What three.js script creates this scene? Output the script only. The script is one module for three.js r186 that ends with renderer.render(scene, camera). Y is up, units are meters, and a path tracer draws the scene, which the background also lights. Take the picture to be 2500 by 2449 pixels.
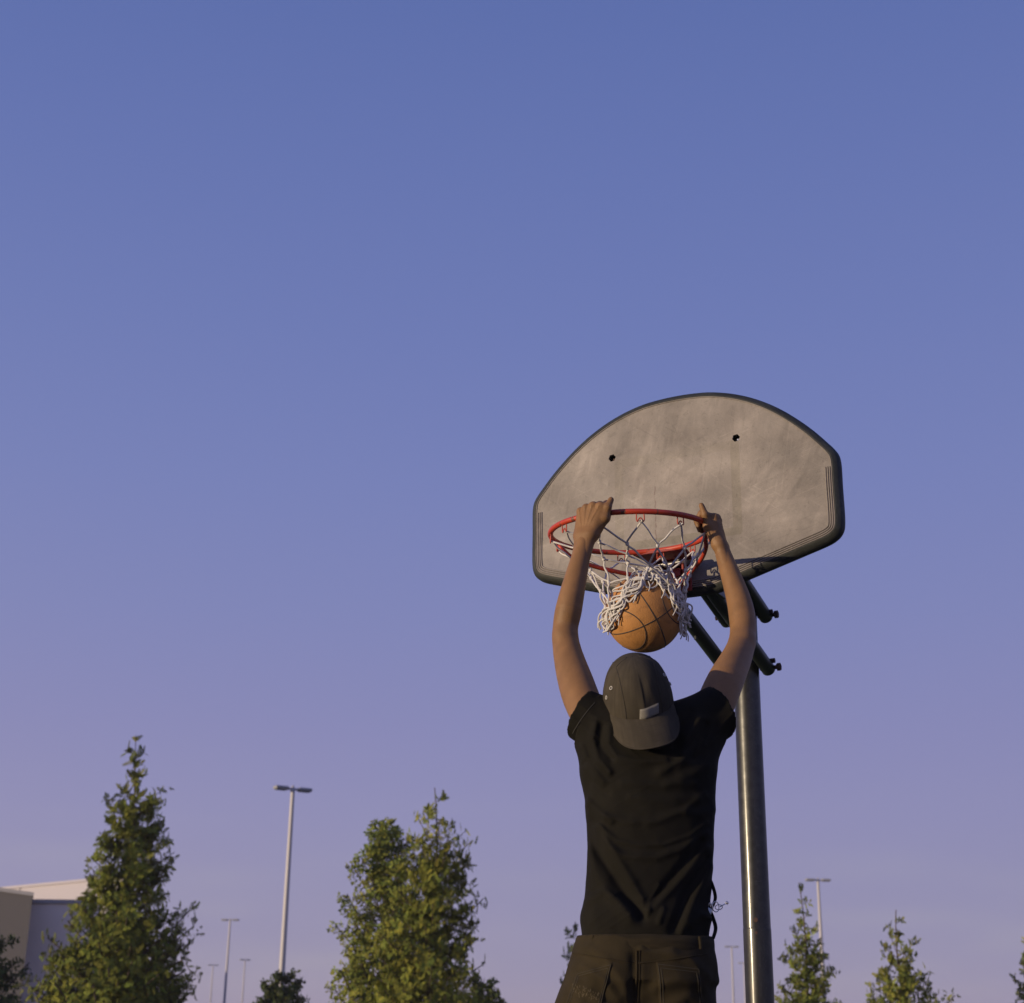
import * as THREE from 'three';
import { mergeGeometries, mergeVertices } from 'three/addons/utils/BufferGeometryUtils.js';
import { RoundedBoxGeometry } from 'three/addons/geometries/RoundedBoxGeometry.js';

// ---------------------------------------------------------------- camera, sky, sun, exposure
const V = (x, y, z) => new THREE.Vector3(x, y, z);
const scene = new THREE.Scene();
const camera = new THREE.PerspectiveCamera(37.28, 1024 / 1003, 0.05, 3000);
camera.position.set(0, 1.68, 0);
camera.rotation.set(0.34186, 0, 0.01219, 'YXZ');
camera.focus = 4.25; camera.userData.fStop = 6.0;
scene.add(camera);

const hash3 = (x, y, z) => { let h = (Math.imul(x, 374761393) + Math.imul(y, 668265263) + Math.imul(z, 2147483647 - 1274126177)) | 0; h = Math.imul(h ^ (h >>> 13), 1274126177); return ((h ^ (h >>> 16)) >>> 0) / 4294967296; };
function noise(x, y, z = 0) {
  const X = Math.floor(x), Y = Math.floor(y), Z = Math.floor(z), f = (t) => t * t * (3 - 2 * t), u = f(x - X), v = f(y - Y), w = f(z - Z);
  const L = (a, b, t) => a + (b - a) * t;
  return L(L(L(hash3(X, Y, Z), hash3(X + 1, Y, Z), u), L(hash3(X, Y + 1, Z), hash3(X + 1, Y + 1, Z), u), v), L(L(hash3(X, Y, Z + 1), hash3(X + 1, Y, Z + 1), u), L(hash3(X, Y + 1, Z + 1), hash3(X + 1, Y + 1, Z + 1), u), v), w);
}
const fbm = (x, y, z = 0, n = 4) => { let s = 0, a = 0.5, t = 0; for (let i = 0; i < n; i++) { s += a * noise(x, y, z + i * 7.3); t += a; a *= 0.5; x *= 2.03; y *= 2.03; z *= 2.03; } return s / t; };
const SUN = V(-0.899, 0.078, 0.436).normalize();      // low evening sun, left and behind the camera
const smooth = (a, b, x) => { const t = Math.min(1, Math.max(0, (x - a) / (b - a))); return t * t * (3 - 2 * t); };
const toLin = (c) => (c <= 0.04045 ? c / 12.92 : Math.pow((c + 0.055) / 1.055, 2.4));
{
  const W = 1024, Hh = 512, data = new Float32Array(W * Hh * 4);
  // elevation in degrees -> colour of the clear evening sky
  const stops = [[-90, 118, 110, 116], [-1, 146, 138, 160], [0.5, 155, 148, 173], [2.5, 150, 146, 175], [4.5, 145, 143, 177], [7.5, 140, 140, 181], [10.6, 134, 136, 182], [15, 126, 133, 183], [20, 118, 129, 183], [26, 109, 123, 180], [32, 101, 117, 176], [38, 93, 111, 171], [55, 75, 95, 156], [90, 62, 82, 142]]
    .map(([e, r, g, b]) => [e, toLin(r / 255), toLin(g / 255), toLin(b / 255)]);
  const sunAz = Math.atan2(SUN.z, SUN.x);
  for (let j = 0; j < Hh; j++) {
    const el = ((j + 0.5) / Hh - 0.5) * 180;
    let k = 0; while (k < stops.length - 2 && stops[k + 1][0] < el) k++;
    const a = stops[k], b = stops[k + 1], t = Math.min(1, Math.max(0, (el - a[0]) / (b[0] - a[0])));
    for (let i = 0; i < W; i++) {
      const az = ((i + 0.5) / W - 0.5) * 2 * Math.PI, near = 0.5 + 0.5 * Math.cos(az - sunAz);
      const low = Math.exp(-Math.max(el, 0) / 14) * Math.pow(near, 2) * (el > 0 ? 1 : 0.3);
      const o = (j * W + i) * 4;
      const wisp = el > 0 ? 1 + 0.09 * Math.max(0, fbm(az * 9, el * 1.5, 2, 4) - 0.5) * Math.exp(-Math.pow((el - 3.5) / 3.2, 2)) * 4 + 0.02 * (fbm(az * 2.5, el * 0.12, 5, 3) - 0.5) : 1;
      data[o] = (a[1] + (b[1] - a[1]) * t) * (1 + 0.75 * low) * wisp;
      data[o + 1] = (a[2] + (b[2] - a[2]) * t) * (1 + 0.5 * low) * wisp;
      data[o + 2] = (a[3] + (b[3] - a[3]) * t) * (1 + 0.12 * low);
      data[o + 3] = 1;
    }
  }
  const sky = new THREE.DataTexture(data, W, Hh, THREE.RGBAFormat, THREE.FloatType);
  sky.mapping = THREE.EquirectangularReflectionMapping; sky.magFilter = THREE.LinearFilter; sky.minFilter = THREE.LinearFilter;
  sky.wrapS = THREE.RepeatWrapping; sky.needsUpdate = true;
  scene.background = sky; scene.environment = sky;
}
const sun = new THREE.DirectionalLight(new THREE.Color().setRGB(1, 0.80, 0.54), 4.0);
sun.position.copy(SUN).multiplyScalar(60).add(V(0.3, 2.4, -4)); sun.target.position.set(0.3, 2.4, -4);
sun.castShadow = true; sun.shadow.mapSize.set(4096, 4096);
Object.assign(sun.shadow.camera, { left: -40, right: 40, top: 25, bottom: -25, near: 1, far: 200 });
scene.add(sun, sun.target);
const renderer = new THREE.WebGLRenderer({ antialias: true });
renderer.setSize(1024, 1003); renderer.toneMapping = THREE.LinearToneMapping; renderer.toneMappingExposure = 1;
renderer.shadowMap.enabled = true; renderer.shadowMap.type = THREE.PCFSoftShadowMap;

// ---------------------------------------------------------------- helpers
function rng(seed) { let s = seed >>> 0; return () => { s = (s + 0x6D2B79F5) | 0; let t = Math.imul(s ^ (s >>> 15), 1 | s); t = (t + Math.imul(t ^ (t >>> 7), 61 | t)) ^ t; return ((t ^ (t >>> 14)) >>> 0) / 4294967296; }; }
const used = {};
function numbered(n) { used[n] = (used[n] ?? -1) + 1; return used[n] ? `${n}_${String(used[n]).padStart(3, '0')}` : n; }
function thing(name, label, category, [x, y, z] = [0, 0, 0], group) {
  const o = new THREE.Group(); o.name = numbered(name); o.position.set(x, y, z); o.userData = { label, category }; if (group) o.userData.group = group; scene.add(o); return o;
}
function part(parent, name, geo, mat, label) {
  const m = new THREE.Mesh(Array.isArray(geo) ? mergeGeometries(geo.map((g) => (g.index ? g.toNonIndexed() : g))) : geo, mat);
  m.name = name; m.castShadow = m.receiveShadow = true; if (label) m.userData.label = label; parent.add(m); return m;
}
function struct(name, geo, mat) { const m = part(scene, name, geo, mat); m.userData.kind = 'structure'; return m; }
const rgb = (r, g, b) => new THREE.Color().setRGB(r, g, b);
const std = (c, roughness = 0.8, o = {}) => new THREE.MeshStandardMaterial({ color: rgb(...c), roughness, ...o });
const phys = (c, roughness = 0.8, o = {}) => new THREE.MeshPhysicalMaterial({ color: rgb(...c), roughness, ...o });
function tex(w, h, fn, srgb = true) {
  const d = new Uint8Array(w * h * 4);
  for (let j = 0; j < h; j++) for (let i = 0; i < w; i++) { const c = fn(i / w, j / h, i, j), o = (j * w + i) * 4; d[o] = c[0]; d[o + 1] = c[1] ?? c[0]; d[o + 2] = c[2] ?? c[0]; d[o + 3] = 255; }
  const t = new THREE.DataTexture(d, w, h); t.colorSpace = srgb ? THREE.SRGBColorSpace : THREE.NoColorSpace; t.wrapS = t.wrapT = THREE.RepeatWrapping; t.magFilter = THREE.LinearFilter; t.minFilter = THREE.LinearMipmapLinearFilter; t.generateMipmaps = true; t.needsUpdate = true; return t;
}
class Pts extends THREE.Curve { constructor(p, closed = false) { super(); this.c = new THREE.CatmullRomCurve3(p, closed, 'centripetal'); } getPoint(t, o) { return this.c.getPoint(t, o); } }
const tube = (pts, r, seg = 24, rad = 8, closed = false) => new THREE.TubeGeometry(new THREE.CatmullRomCurve3(pts, closed, 'centripetal'), seg, r, rad, closed);
// rod between two points, with optional taper and capped, softly chamfered ends
function rod(a, b, r0, r1 = r0, rad = 24, cham = 0) {
  const L = a.distanceTo(b), p = cham ? [[0, 0], [r0 - cham, 0], [r0, cham], [r1, L - cham], [r1 - cham, L], [0, L]] : [[0, 0], [r0, 0], [r1, L], [0, L]];
  const g = new THREE.LatheGeometry(p.map(([x, y]) => new THREE.Vector2(Math.max(x, 1e-5), y)), rad);
  const q = new THREE.Quaternion().setFromUnitVectors(V(0, 1, 0), b.clone().sub(a).normalize());
  g.applyQuaternion(q); g.translate(a.x, a.y, a.z); return flat(g, 0.6);
}
function flat(g, ang) { // crease sharp edges
  const n = g.toNonIndexed(), p = n.attributes.position, fn = [], map = new Map(), c = Math.cos(ang);
  for (let i = 0; i < p.count; i += 3) { const A = V().fromBufferAttribute(p, i), B = V().fromBufferAttribute(p, i + 1), C = V().fromBufferAttribute(p, i + 2); fn.push(B.sub(A).cross(C.sub(A))); }
  const key = (i) => `${Math.round(p.getX(i) * 1e5)},${Math.round(p.getY(i) * 1e5)},${Math.round(p.getZ(i) * 1e5)}`;
  for (let i = 0; i < p.count; i++) { const k = key(i); if (!map.has(k)) map.set(k, []); map.get(k).push((i / 3) | 0); }
  const nn = new Float32Array(p.count * 3);
  for (let i = 0; i < p.count; i++) { const f = fn[(i / 3) | 0], fu = f.clone().normalize(), s = V(0, 0, 0); for (const j of map.get(key(i))) if (fn[j].lengthSq() > 0 && fn[j].clone().normalize().dot(fu) > c) s.add(fn[j]); s.normalize(); if (!(s.lengthSq() > 0.5)) s.copy(fu); nn.set([s.x, s.y, s.z], i * 3); }
  n.setAttribute('normal', new THREE.BufferAttribute(nn, 3)); return n;
}
const box = (w, h, d, x = 0, y = 0, z = 0, r = 0.01) => { const g = new RoundedBoxGeometry(w, h, d, 2, Math.min(r, w / 2.1, h / 2.1, d / 2.1)); g.translate(x, y, z); return g; };
function mesher(pos, idx, uv) { const g = new THREE.BufferGeometry(); g.setAttribute('position', new THREE.Float32BufferAttribute(pos, 3)); g.setAttribute('uv', new THREE.Float32BufferAttribute(uv ?? new Float32Array(pos.length / 3 * 2), 2)); g.setIndex(idx); g.computeVertexNormals(); return g; }
// grid of points -> surface
function grid(nu, nv, fn, closeU = false) {
  const pos = [], uv = [], idx = [];
  for (let j = 0; j <= nv; j++) for (let i = 0; i <= nu; i++) { const p = fn(i / nu, j / nv); pos.push(p.x, p.y, p.z); uv.push(i / nu, j / nv); }
  for (let j = 0; j < nv; j++) for (let i = 0; i < nu; i++) { const a = j * (nu + 1) + i, b = a + 1, c = a + nu + 1, d = c + 1; idx.push(a, b, d, a, d, c); }
  let g = mesher(pos, idx, uv);
  if (closeU) { const n = g.attributes.normal; for (let j = 0; j <= nv; j++) { const a = j * (nu + 1), b = a + nu; const x = n.getX(a) + n.getX(b), y = n.getY(a) + n.getY(b), z = n.getZ(a) + n.getZ(b), l = Math.hypot(x, y, z) || 1; n.setXYZ(a, x / l, y / l, z / l); n.setXYZ(b, x / l, y / l, z / l); } }
  return g;
}
// naive surface nets over a signed distance function
function nets(sdf, lo, hi, cell) {
  const nx = Math.ceil((hi[0] - lo[0]) / cell) + 1, ny = Math.ceil((hi[1] - lo[1]) / cell) + 1, nz = Math.ceil((hi[2] - lo[2]) / cell) + 1, F = new Float32Array(nx * ny * nz);
  // coarse pass lets far regions be skipped
  for (let k = 0; k < nz; k += 4) for (let j = 0; j < ny; j += 4) for (let i = 0; i < nx; i += 4) {
    const d = sdf(lo[0] + (i + 1.5) * cell, lo[1] + (j + 1.5) * cell, lo[2] + (k + 1.5) * cell), far = Math.abs(d) > cell * 6.5;
    for (let c = k; c < Math.min(k + 4, nz); c++) for (let b = j; b < Math.min(j + 4, ny); b++) for (let a = i; a < Math.min(i + 4, nx); a++) F[(c * ny + b) * nx + a] = far ? d : sdf(lo[0] + a * cell, lo[1] + b * cell, lo[2] + c * cell);
  }
  const id = new Int32Array(nx * ny * nz).fill(-1), pos = [], idx = [], at = (i, j, k) => (k * ny + j) * nx + i;
  const E = [[0, 1], [2, 3], [4, 5], [6, 7], [0, 2], [1, 3], [4, 6], [5, 7], [0, 4], [1, 5], [2, 6], [3, 7]], v = new Float32Array(8);
  for (let k = 0; k < nz - 1; k++) for (let j = 0; j < ny - 1; j++) for (let i = 0; i < nx - 1; i++) {
    let m = 0; for (let c = 0; c < 8; c++) { v[c] = F[at(i + (c & 1), j + ((c >> 1) & 1), k + (c >> 2))]; if (v[c] < 0) m |= 1 << c; }
    if (m === 0 || m === 255) continue;
    let x = 0, y = 0, z = 0, n = 0;
    for (const [a, b] of E) if ((v[a] < 0) !== (v[b] < 0)) { const t = v[a] / (v[a] - v[b]); x += (a & 1) + ((b & 1) - (a & 1)) * t; y += ((a >> 1) & 1) + (((b >> 1) & 1) - ((a >> 1) & 1)) * t; z += (a >> 2) + ((b >> 2) - (a >> 2)) * t; n++; }
    id[at(i, j, k)] = pos.length / 3; pos.push(lo[0] + (i + x / n) * cell, lo[1] + (j + y / n) * cell, lo[2] + (k + z / n) * cell);
  }
  const quad = (a, b, c, d, flip) => { if (a < 0 || b < 0 || c < 0 || d < 0) return; flip ? idx.push(a, c, b, a, d, c) : idx.push(a, b, c, a, c, d); };
  for (let k = 1; k < nz - 1; k++) for (let j = 1; j < ny - 1; j++) for (let i = 1; i < nx - 1; i++) {
    const s = F[at(i, j, k)] < 0;
    if (s !== F[at(i + 1, j, k)] < 0) quad(id[at(i, j - 1, k - 1)], id[at(i, j, k - 1)], id[at(i, j, k)], id[at(i, j - 1, k)], !s);
    if (s !== F[at(i, j + 1, k)] < 0) quad(id[at(i - 1, j, k - 1)], id[at(i - 1, j, k)], id[at(i, j, k)], id[at(i, j, k - 1)], !s);
    if (s !== F[at(i, j, k + 1)] < 0) quad(id[at(i - 1, j - 1, k)], id[at(i, j - 1, k)], id[at(i, j, k)], id[at(i - 1, j, k)], !s);
  }
  const nor = new Float32Array(pos.length), uv = new Float32Array(pos.length / 3 * 2), h = cell * 0.35;
  const grad = (x, y, z) => { const gx = sdf(x + h, y, z) - sdf(x - h, y, z), gy = sdf(x, y + h, z) - sdf(x, y - h, z), gz = sdf(x, y, z + h) - sdf(x, y, z - h); return [gx / (2 * h), gy / (2 * h), gz / (2 * h)]; };
  for (let q = 0; q < pos.length; q += 3) {
    let g; for (let it = 0; it < 2; it++) { const d = sdf(pos[q], pos[q + 1], pos[q + 2]); g = grad(pos[q], pos[q + 1], pos[q + 2]); const l2 = Math.max(0.2, g[0] ** 2 + g[1] ** 2 + g[2] ** 2), s = Math.max(-cell * 0.5, Math.min(cell * 0.5, d)) / l2 * 0.9; pos[q] -= g[0] * s; pos[q + 1] -= g[1] * s; pos[q + 2] -= g[2] * s; }
    g = grad(pos[q], pos[q + 1], pos[q + 2]); const l = Math.hypot(...g) || 1; nor[q] = g[0] / l; nor[q + 1] = g[1] / l; nor[q + 2] = g[2] / l;
    uv[q / 3 * 2] = pos[q] + pos[q + 2] * 0.8; uv[q / 3 * 2 + 1] = pos[q + 1];
  }
  const out = new THREE.BufferGeometry(); out.setAttribute('position', new THREE.Float32BufferAttribute(pos, 3)); out.setAttribute('normal', new THREE.BufferAttribute(nor, 3)); out.setAttribute('uv', new THREE.BufferAttribute(uv, 2)); out.setIndex(idx); return out;
}
const smin = (a, b, k) => { const h = Math.max(k - Math.abs(a - b), 0) / k; return Math.min(a, b) - h * h * k * 0.25; };
const cap = (x, y, z, a, b, ra, rb) => {
  const bx = b[0] - a[0], by = b[1] - a[1], bz = b[2] - a[2], px = x - a[0], py = y - a[1], pz = z - a[2];
  const t = Math.min(1, Math.max(0, (px * bx + py * by + pz * bz) / (bx * bx + by * by + bz * bz)));
  return Math.hypot(px - bx * t, py - by * t, pz - bz * t) - (ra + (rb - ra) * t);
};

// ---------------------------------------------------------------- the setting
{
  const grassTex = tex(512, 512, (u, v) => { const n = fbm(u * 40, v * 40, 1), m = noise(u * 200, v * 200, 4); return [58 + 40 * n + 20 * m, 66 + 40 * n + 24 * m, 34 + 16 * n]; }); grassTex.repeat.set(300, 300);
  const g = new THREE.CircleGeometry(1600, 96); g.rotateX(-Math.PI / 2);
  struct('ground', g, new THREE.MeshStandardMaterial({ map: grassTex, roughness: 0.95 }));
  const asph = tex(512, 512, (u, v) => { const n = noise(u * 256, v * 256), m = fbm(u * 8, v * 8, 3); const c = 52 + 30 * n + 14 * m; return [c, c, c + 2]; }); asph.repeat.set(0.4, 0.4);
  const s = new THREE.PlaneGeometry(13, 12); { const uv = s.attributes.uv; for (let i = 0; i < uv.count; i++) uv.setXY(i, uv.getX(i) * 13, uv.getY(i) * 12); } s.rotateX(-Math.PI / 2); s.rotateY(-0.48); s.translate(-0.5, 0.004, -1.2);
  struct('basketball_court', s, new THREE.MeshStandardMaterial({ map: asph, roughness: 0.93 }));
  const lot = new THREE.PlaneGeometry(150, 170); lot.rotateX(-Math.PI / 2); lot.translate(-5, 0.004, -128);
  struct('parking_lot', lot, std([0.06, 0.06, 0.062], 0.95));
}
// warehouse far behind the left tree: pale hall, grey-white wing, and the taupe block before them
{
  const white = std([0.60, 0.55, 0.56], 0.75), wingM = std([0.9, 0.77, 0.66], 0.7), taupe = std([0.105, 0.098, 0.096], 0.85), trim = std([0.32, 0.31, 0.32], 0.6), dark = std([0.05, 0.055, 0.06], 0.2);
  const prism = (y0, y1, x0, x1, z0, z1, skew = 0) => { const sh = new THREE.Shape([[x0, y0(x0)], [x1, y0(x1)], [x1, y1(x1)], [x0, y1(x0)]].map((p) => new THREE.Vector2(...p))); const g = new THREE.ExtrudeGeometry(sh, { depth: z1 - z0, bevelEnabled: false }); g.translate(0, 0, z0); if (skew) { const p = g.attributes.position; for (let k = 0; k < p.count; k++) p.setX(k, p.getX(k) + skew * p.getZ(k)); g.computeVertexNormals(); } return g; };
  const hall = thing('warehouse', 'long pale cream flat-roofed hall seen through and beside the tall left tree', 'building', [-19.7, 0, -78.6]);
  hall.rotation.y = -0.263;
  const eave = (x) => 8.86 + 0.072 * x;
  for (let k = 0; k < 7; k++) part(hall, 'wall_panel', prism(() => 0, eave, -k * 6 - 5.95, -k * 6, -14, 0, 0.57), white);
  part(hall, 'parapet', prism(eave, (x) => eave(x) + 0.12, -42.1, 0.06, -14.1, 0.08, 0.57), white);
  for (let k = 0; k < 5; k++) part(hall, 'door', box(3.4, 3.5, 0.2, -3.7 - k * 6.6, 1.76, 0.06, 0.02), k % 2 ? trim : dark);
  const wing = thing('warehouse_wing', 'low grey-white building between the taupe block and the cream hall', 'building', [-18.9, 0, -66.5]);
  part(wing, 'wall', prism(() => 0, () => 6.3, -24, 1.25, -4.5, 4.5, 0.29), wingM); part(wing, 'roof_edge', prism(() => 6.3, () => 6.45, -24.1, 1.3, -4.6, 4.6, 0.29), trim);
  for (let k = 0; k < 5; k++) part(wing, 'window', box(2.6, 1.1, 0.2, -2 - k * 4.4, 4.2, 4.46, 0.02), dark);
  const blk = thing('taupe_building', 'plain taupe-grey boxy building at the left edge, behind the left tree', 'building', [-18.55, 0, -60]);
  const top = (x) => 6.42 - 0.127 * x;
  part(blk, 'wall', prism(() => 0, top, -14, 0, -9, 0, 0.32), taupe);
  part(blk, 'roof_edge', prism(top, (x) => top(x) + 0.14, -14.1, 0.04, -9.1, 0.06, 0.32), trim);
  for (let k = 0; k < 3; k++) part(blk, 'door', box(1.2, 2.3, 0.14, -3 - k * 3.6, 1.16, 0.03, 0.02), dark);
}

// ---------------------------------------------------------------- trees
const barkM = std([0.10, 0.075, 0.055], 0.95);
const leafM = new THREE.MeshPhysicalMaterial({ color: rgb(1, 1, 1), roughness: 0.9, transmission: 0.25, thickness: 0, specularIntensity: 0.25, side: THREE.DoubleSide });
function spray(kind, R) { // one little flattened spray of scale leaves, or a twig with small oval leaves
  const pos = [], idx = [];
  const leaf = (o, d, n, l, w) => { const s = d.clone().cross(n).normalize().multiplyScalar(w), k = pos.length / 3, m = o.clone().addScaledVector(d, l * 0.45).addScaledVector(n, l * 0.08), e = o.clone().addScaledVector(d, l); for (const p of [o, m.clone().add(s), e, m.clone().sub(s)]) pos.push(p.x, p.y, p.z); idx.push(k, k + 1, k + 2, k, k + 2, k + 3); };
  if (kind === 'needle') {
    const stem = V(0, 0, 0);
    for (let i = 0; i < 18; i++) { const t = i / 18, side = i % 2 ? 1 : -1, a = side * (0.45 + 0.5 * R()) * (1 - t * 0.5); const d = V(Math.sin(a), 0.25 * (R() - 0.55), Math.cos(a)).normalize(), n = V(0.7 * (R() - 0.5), 1, 0.7 * (R() - 0.5)).normalize(); leaf(V(0, 0.03 * Math.sin(t * 3), t * 0.75).add(stem), d, n, (0.45 - 0.2 * t) * (0.7 + 0.6 * R()), 0.034 + 0.022 * R()); }
  } else for (let i = 0; i < 9; i++) { const a = R() * 6.28, d = V(Math.sin(a), (R() - 0.4) * 1.2, Math.cos(a)).normalize(), n = V(R() - 0.5, 0.6, R() - 0.5).normalize(); leaf(V((R() - 0.5) * 0.7, (R() - 0.5) * 0.5, (R() - 0.5) * 0.7), d, n, 0.42 + 0.2 * R(), 0.13 + 0.06 * R()); }
  return mesher(pos, idx);
}
const SR = rng(77), needles = [0, 1, 2].map(() => spray('needle', SR)), leaves = [0, 1].map(() => spray('leaf', SR));
function tree(name, label, { x, z, H, R, seed, kind = 'needle', size = 0.2, n = 80, per = 34, tint = [0.085, 0.098, 0.02], prof = (t) => Math.pow(1 - t, 0.85), up = 0.45, wob = 0.1, from = 0.06, lobes, group }) {
  const r = rng(seed), T = thing(name, label, 'tree', [x, 0, z], group);
  const bend = (t) => V(wob * Math.sin(t * 5 + seed) * t, t * H, wob * Math.cos(t * 4 + seed * 2) * t);
  const tp = []; for (let i = 0; i <= 16; i++) tp.push(bend(i / 16));
  const tg = new THREE.TubeGeometry(new THREE.CatmullRomCurve3(tp), 40, 1, 8); { const p = tg.attributes.position, per9 = 9; for (let i = 0; i < p.count; i++) { const t = ((i / per9) | 0) / 40, c = bend(t), rad = Math.max(0.006, 0.025 * H * 0.55 * Math.pow(1 - t, 1.15) + 0.004); p.setXYZ(i, c.x + (p.getX(i) - c.x) * 0 + (tg.attributes.normal.getX(i)) * rad, c.y + tg.attributes.normal.getY(i) * rad, c.z + tg.attributes.normal.getZ(i) * rad); } }
  part(T, 'trunk', tg, barkM);
  const limbs = [], mats = needles.map(() => []), cols = needles.map(() => []), M = new THREE.Matrix4(), MB = new THREE.Matrix4(), Q = new THREE.Quaternion();
  const src = kind === 'needle' ? needles : leaves;
  const gap = (a, t) => noise(a * 1.7 + seed, t * 9, seed) ;
  // branches are spread along the trunk in proportion to the width of the crown
  const cum = [0]; for (let i = 1; i <= 100; i++) cum.push(cum[i - 1] + Math.pow(prof(from + (1 - from) * i / 100), 1.25) + 0.03);
  for (let b = 0; b < n; b++) {
    const want = (b + 0.2 + 0.6 * r()) / n * cum[100]; let q = 0; while (q < 99 && cum[q + 1] < want) q++;
    const t = from + (1 - from) * (q + (want - cum[q]) / (cum[q + 1] - cum[q])) / 100, az = b * 2.39996 + r() * 0.9, lobe = lobes ? lobes(az, t) : 1;
    const len = R * Math.max(0.03, prof(t)) * (0.66 + 0.42 * r()) * (0.66 + 0.55 * gap(az, t)) * lobe * (t > 0.8 && kind === 'needle' ? 1.35 : 1) + 0.03;
    const el = up * (0.5 + 0.9 * t) + (r() - 0.5) * 0.5, base = bend(Math.max(0.01, Math.min(t, 0.995) - 0.25 * len / H));
    const d = V(Math.cos(az) * Math.cos(el), Math.sin(el), Math.sin(az) * Math.cos(el));
    const mid = base.clone().addScaledVector(d, len * 0.55).add(V(0, -0.05 * len, 0)), end = base.clone().addScaledVector(d, len).add(V(0, 0.12 * len * (r() - 0.2), 0));
    limbs.push(tube([base, mid, end], Math.max(0.004, 0.009 * len), 6, 5));
    const m = Math.max(4, Math.round(per * Math.sqrt(len / R) * (0.6 + 0.7 * r()) * (t > 0.8 && kind === 'needle' ? 0.5 : 1)));
    const shadeTone = 0.75 + 0.5 * r();
    for (let i = 0; i < m; i++) {
      const u = Math.pow(0.1 + 0.9 * r(), 0.62), p = u < 0.55 ? base.clone().lerp(mid, u / 0.55) : mid.clone().lerp(end, (u - 0.55) / 0.45);
      const sp = len * 0.2 * (1.25 - u * 0.7) + 0.012; p.add(V((r() - 0.5) * 2 * sp, (r() - 0.55) * 1.3 * sp, (r() - 0.5) * 2 * sp));
      const dd = d.clone().add(V((r() - 0.5) * 1.3, (r() - 0.62) * 1.1, (r() - 0.5) * 1.3)).normalize();
      const nn = V(p.x - base.x, 0, p.z - base.z).normalize().multiplyScalar(0.9).add(V((r() - 0.5) * 1.5, 0.25 + (r() - 0.5) * 0.9, (r() - 0.5) * 1.5)).normalize(), gx = nn.clone().cross(dd.add(V(0, 0.25, 0))).normalize(), gz = gx.clone().cross(nn);
      Q.setFromRotationMatrix(MB.makeBasis(gx, nn, gz));
      const s = size * (0.6 + 0.75 * r()), k = (r() * src.length) | 0; M.compose(p, Q, V(s, s, s)); mats[k].push(M.clone());
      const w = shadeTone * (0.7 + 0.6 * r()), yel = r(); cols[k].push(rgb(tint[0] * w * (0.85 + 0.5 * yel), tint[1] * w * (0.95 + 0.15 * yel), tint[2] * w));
    }
  }
  part(T, 'limbs', limbs, barkM);
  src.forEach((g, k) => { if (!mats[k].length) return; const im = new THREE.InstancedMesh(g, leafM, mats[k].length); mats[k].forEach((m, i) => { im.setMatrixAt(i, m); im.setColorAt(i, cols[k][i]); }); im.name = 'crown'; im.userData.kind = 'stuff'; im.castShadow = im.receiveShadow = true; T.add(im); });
  return T;
}
const table = (...p) => (t) => { let k = 0; while (k < p.length - 2 && p[k + 1][0] < t) k++; const [x0, y0] = p[k], [x1, y1] = p[k + 1]; return y0 + (y1 - y0) * Math.min(1, Math.max(0, (t - x0) / (x1 - x0))); };
const pyramid = table([0, 0.95], [0.3, 0.85], [0.5, 0.62], [0.65, 0.42], [0.8, 0.24], [0.92, 0.1], [1, 0.02]);
tree('conifer_tree', 'tall pointed conifer at the left with a thin bare tip, before the pale buildings', { x: -6.0, z: -24, H: 6.1, R: 1.86, seed: 11, n: 380, per: 72, size: 0.135, prof: table([0, 0.75], [0.2, 0.78], [0.36, 0.74], [0.48, 0.60], [0.56, 0.42], [0.75, 0.31], [0.84, 0.2], [0.9, 0.1], [1, 0.02]), tint: [0.180, 0.215, 0.040], wob: 0.12 });
tree('broadleaf_tree', 'paler loose-leaved tree overlapping the conifer left of the player, its crown rounded', { x: -1.86, z: -23, H: 4.62, R: 1.28, seed: 5, kind: 'leaf', n: 150, per: 46, size: 0.095, prof: table([0, 0.5], [0.2, 0.85], [0.45, 0.9], [0.62, 0.76], [0.8, 0.62], [0.92, 0.46], [1, 0.22]), up: 0.75, tint: [0.215, 0.255, 0.055], wob: 0.12, from: 0.12 });
tree('conifer_tree', 'broad conifer with a crooked thin tip midway between the lamp and the player', { x: -1.06, z: -21, H: 4.86, R: 1.05, seed: 23, n: 260, per: 62, size: 0.11, prof: table([0, 0.95], [0.4, 0.86], [0.63, 0.70], [0.78, 0.54], [0.87, 0.34], [0.93, 0.12], [1, 0.02]), tint: [0.215, 0.245, 0.046], wob: 0.11 });
tree('conifer_tree', 'conifer mostly hidden behind the left leg of the player', { x: 1.30, z: -27, H: 3.5, R: 1.25, seed: 31, n: 160, per: 48, size: 0.12, prof: pyramid, tint: [0.189, 0.225, 0.051] });
tree('conifer_tree', 'slim conifer just right of the steel pole, its tip before the right lamp', { x: 3.79, z: -20, H: 3.54, R: 0.68, seed: 42, n: 190, per: 50, size: 0.082, prof: table([0, 0.9], [0.5, 0.72], [0.7, 0.52], [0.8, 0.3], [0.9, 0.13], [1, 0.02]), tint: [0.184, 0.225, 0.046], wob: 0.09 });
tree('conifer_tree', 'stout conifer with a side hump, second from the right edge', { x: 4.88, z: -19, H: 3.14, R: 0.76, seed: 57, n: 210, per: 54, size: 0.082, prof: table([0, 0.9], [0.5, 0.82], [0.68, 0.62], [0.76, 0.34], [0.86, 0.26], [0.92, 0.1], [1, 0.02]), tint: [0.198, 0.230, 0.046], lobes: (z, t) => (Math.cos(z) > 0.75 && t > 0.6 && t < 0.78 ? 1.25 : 1) });
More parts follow.
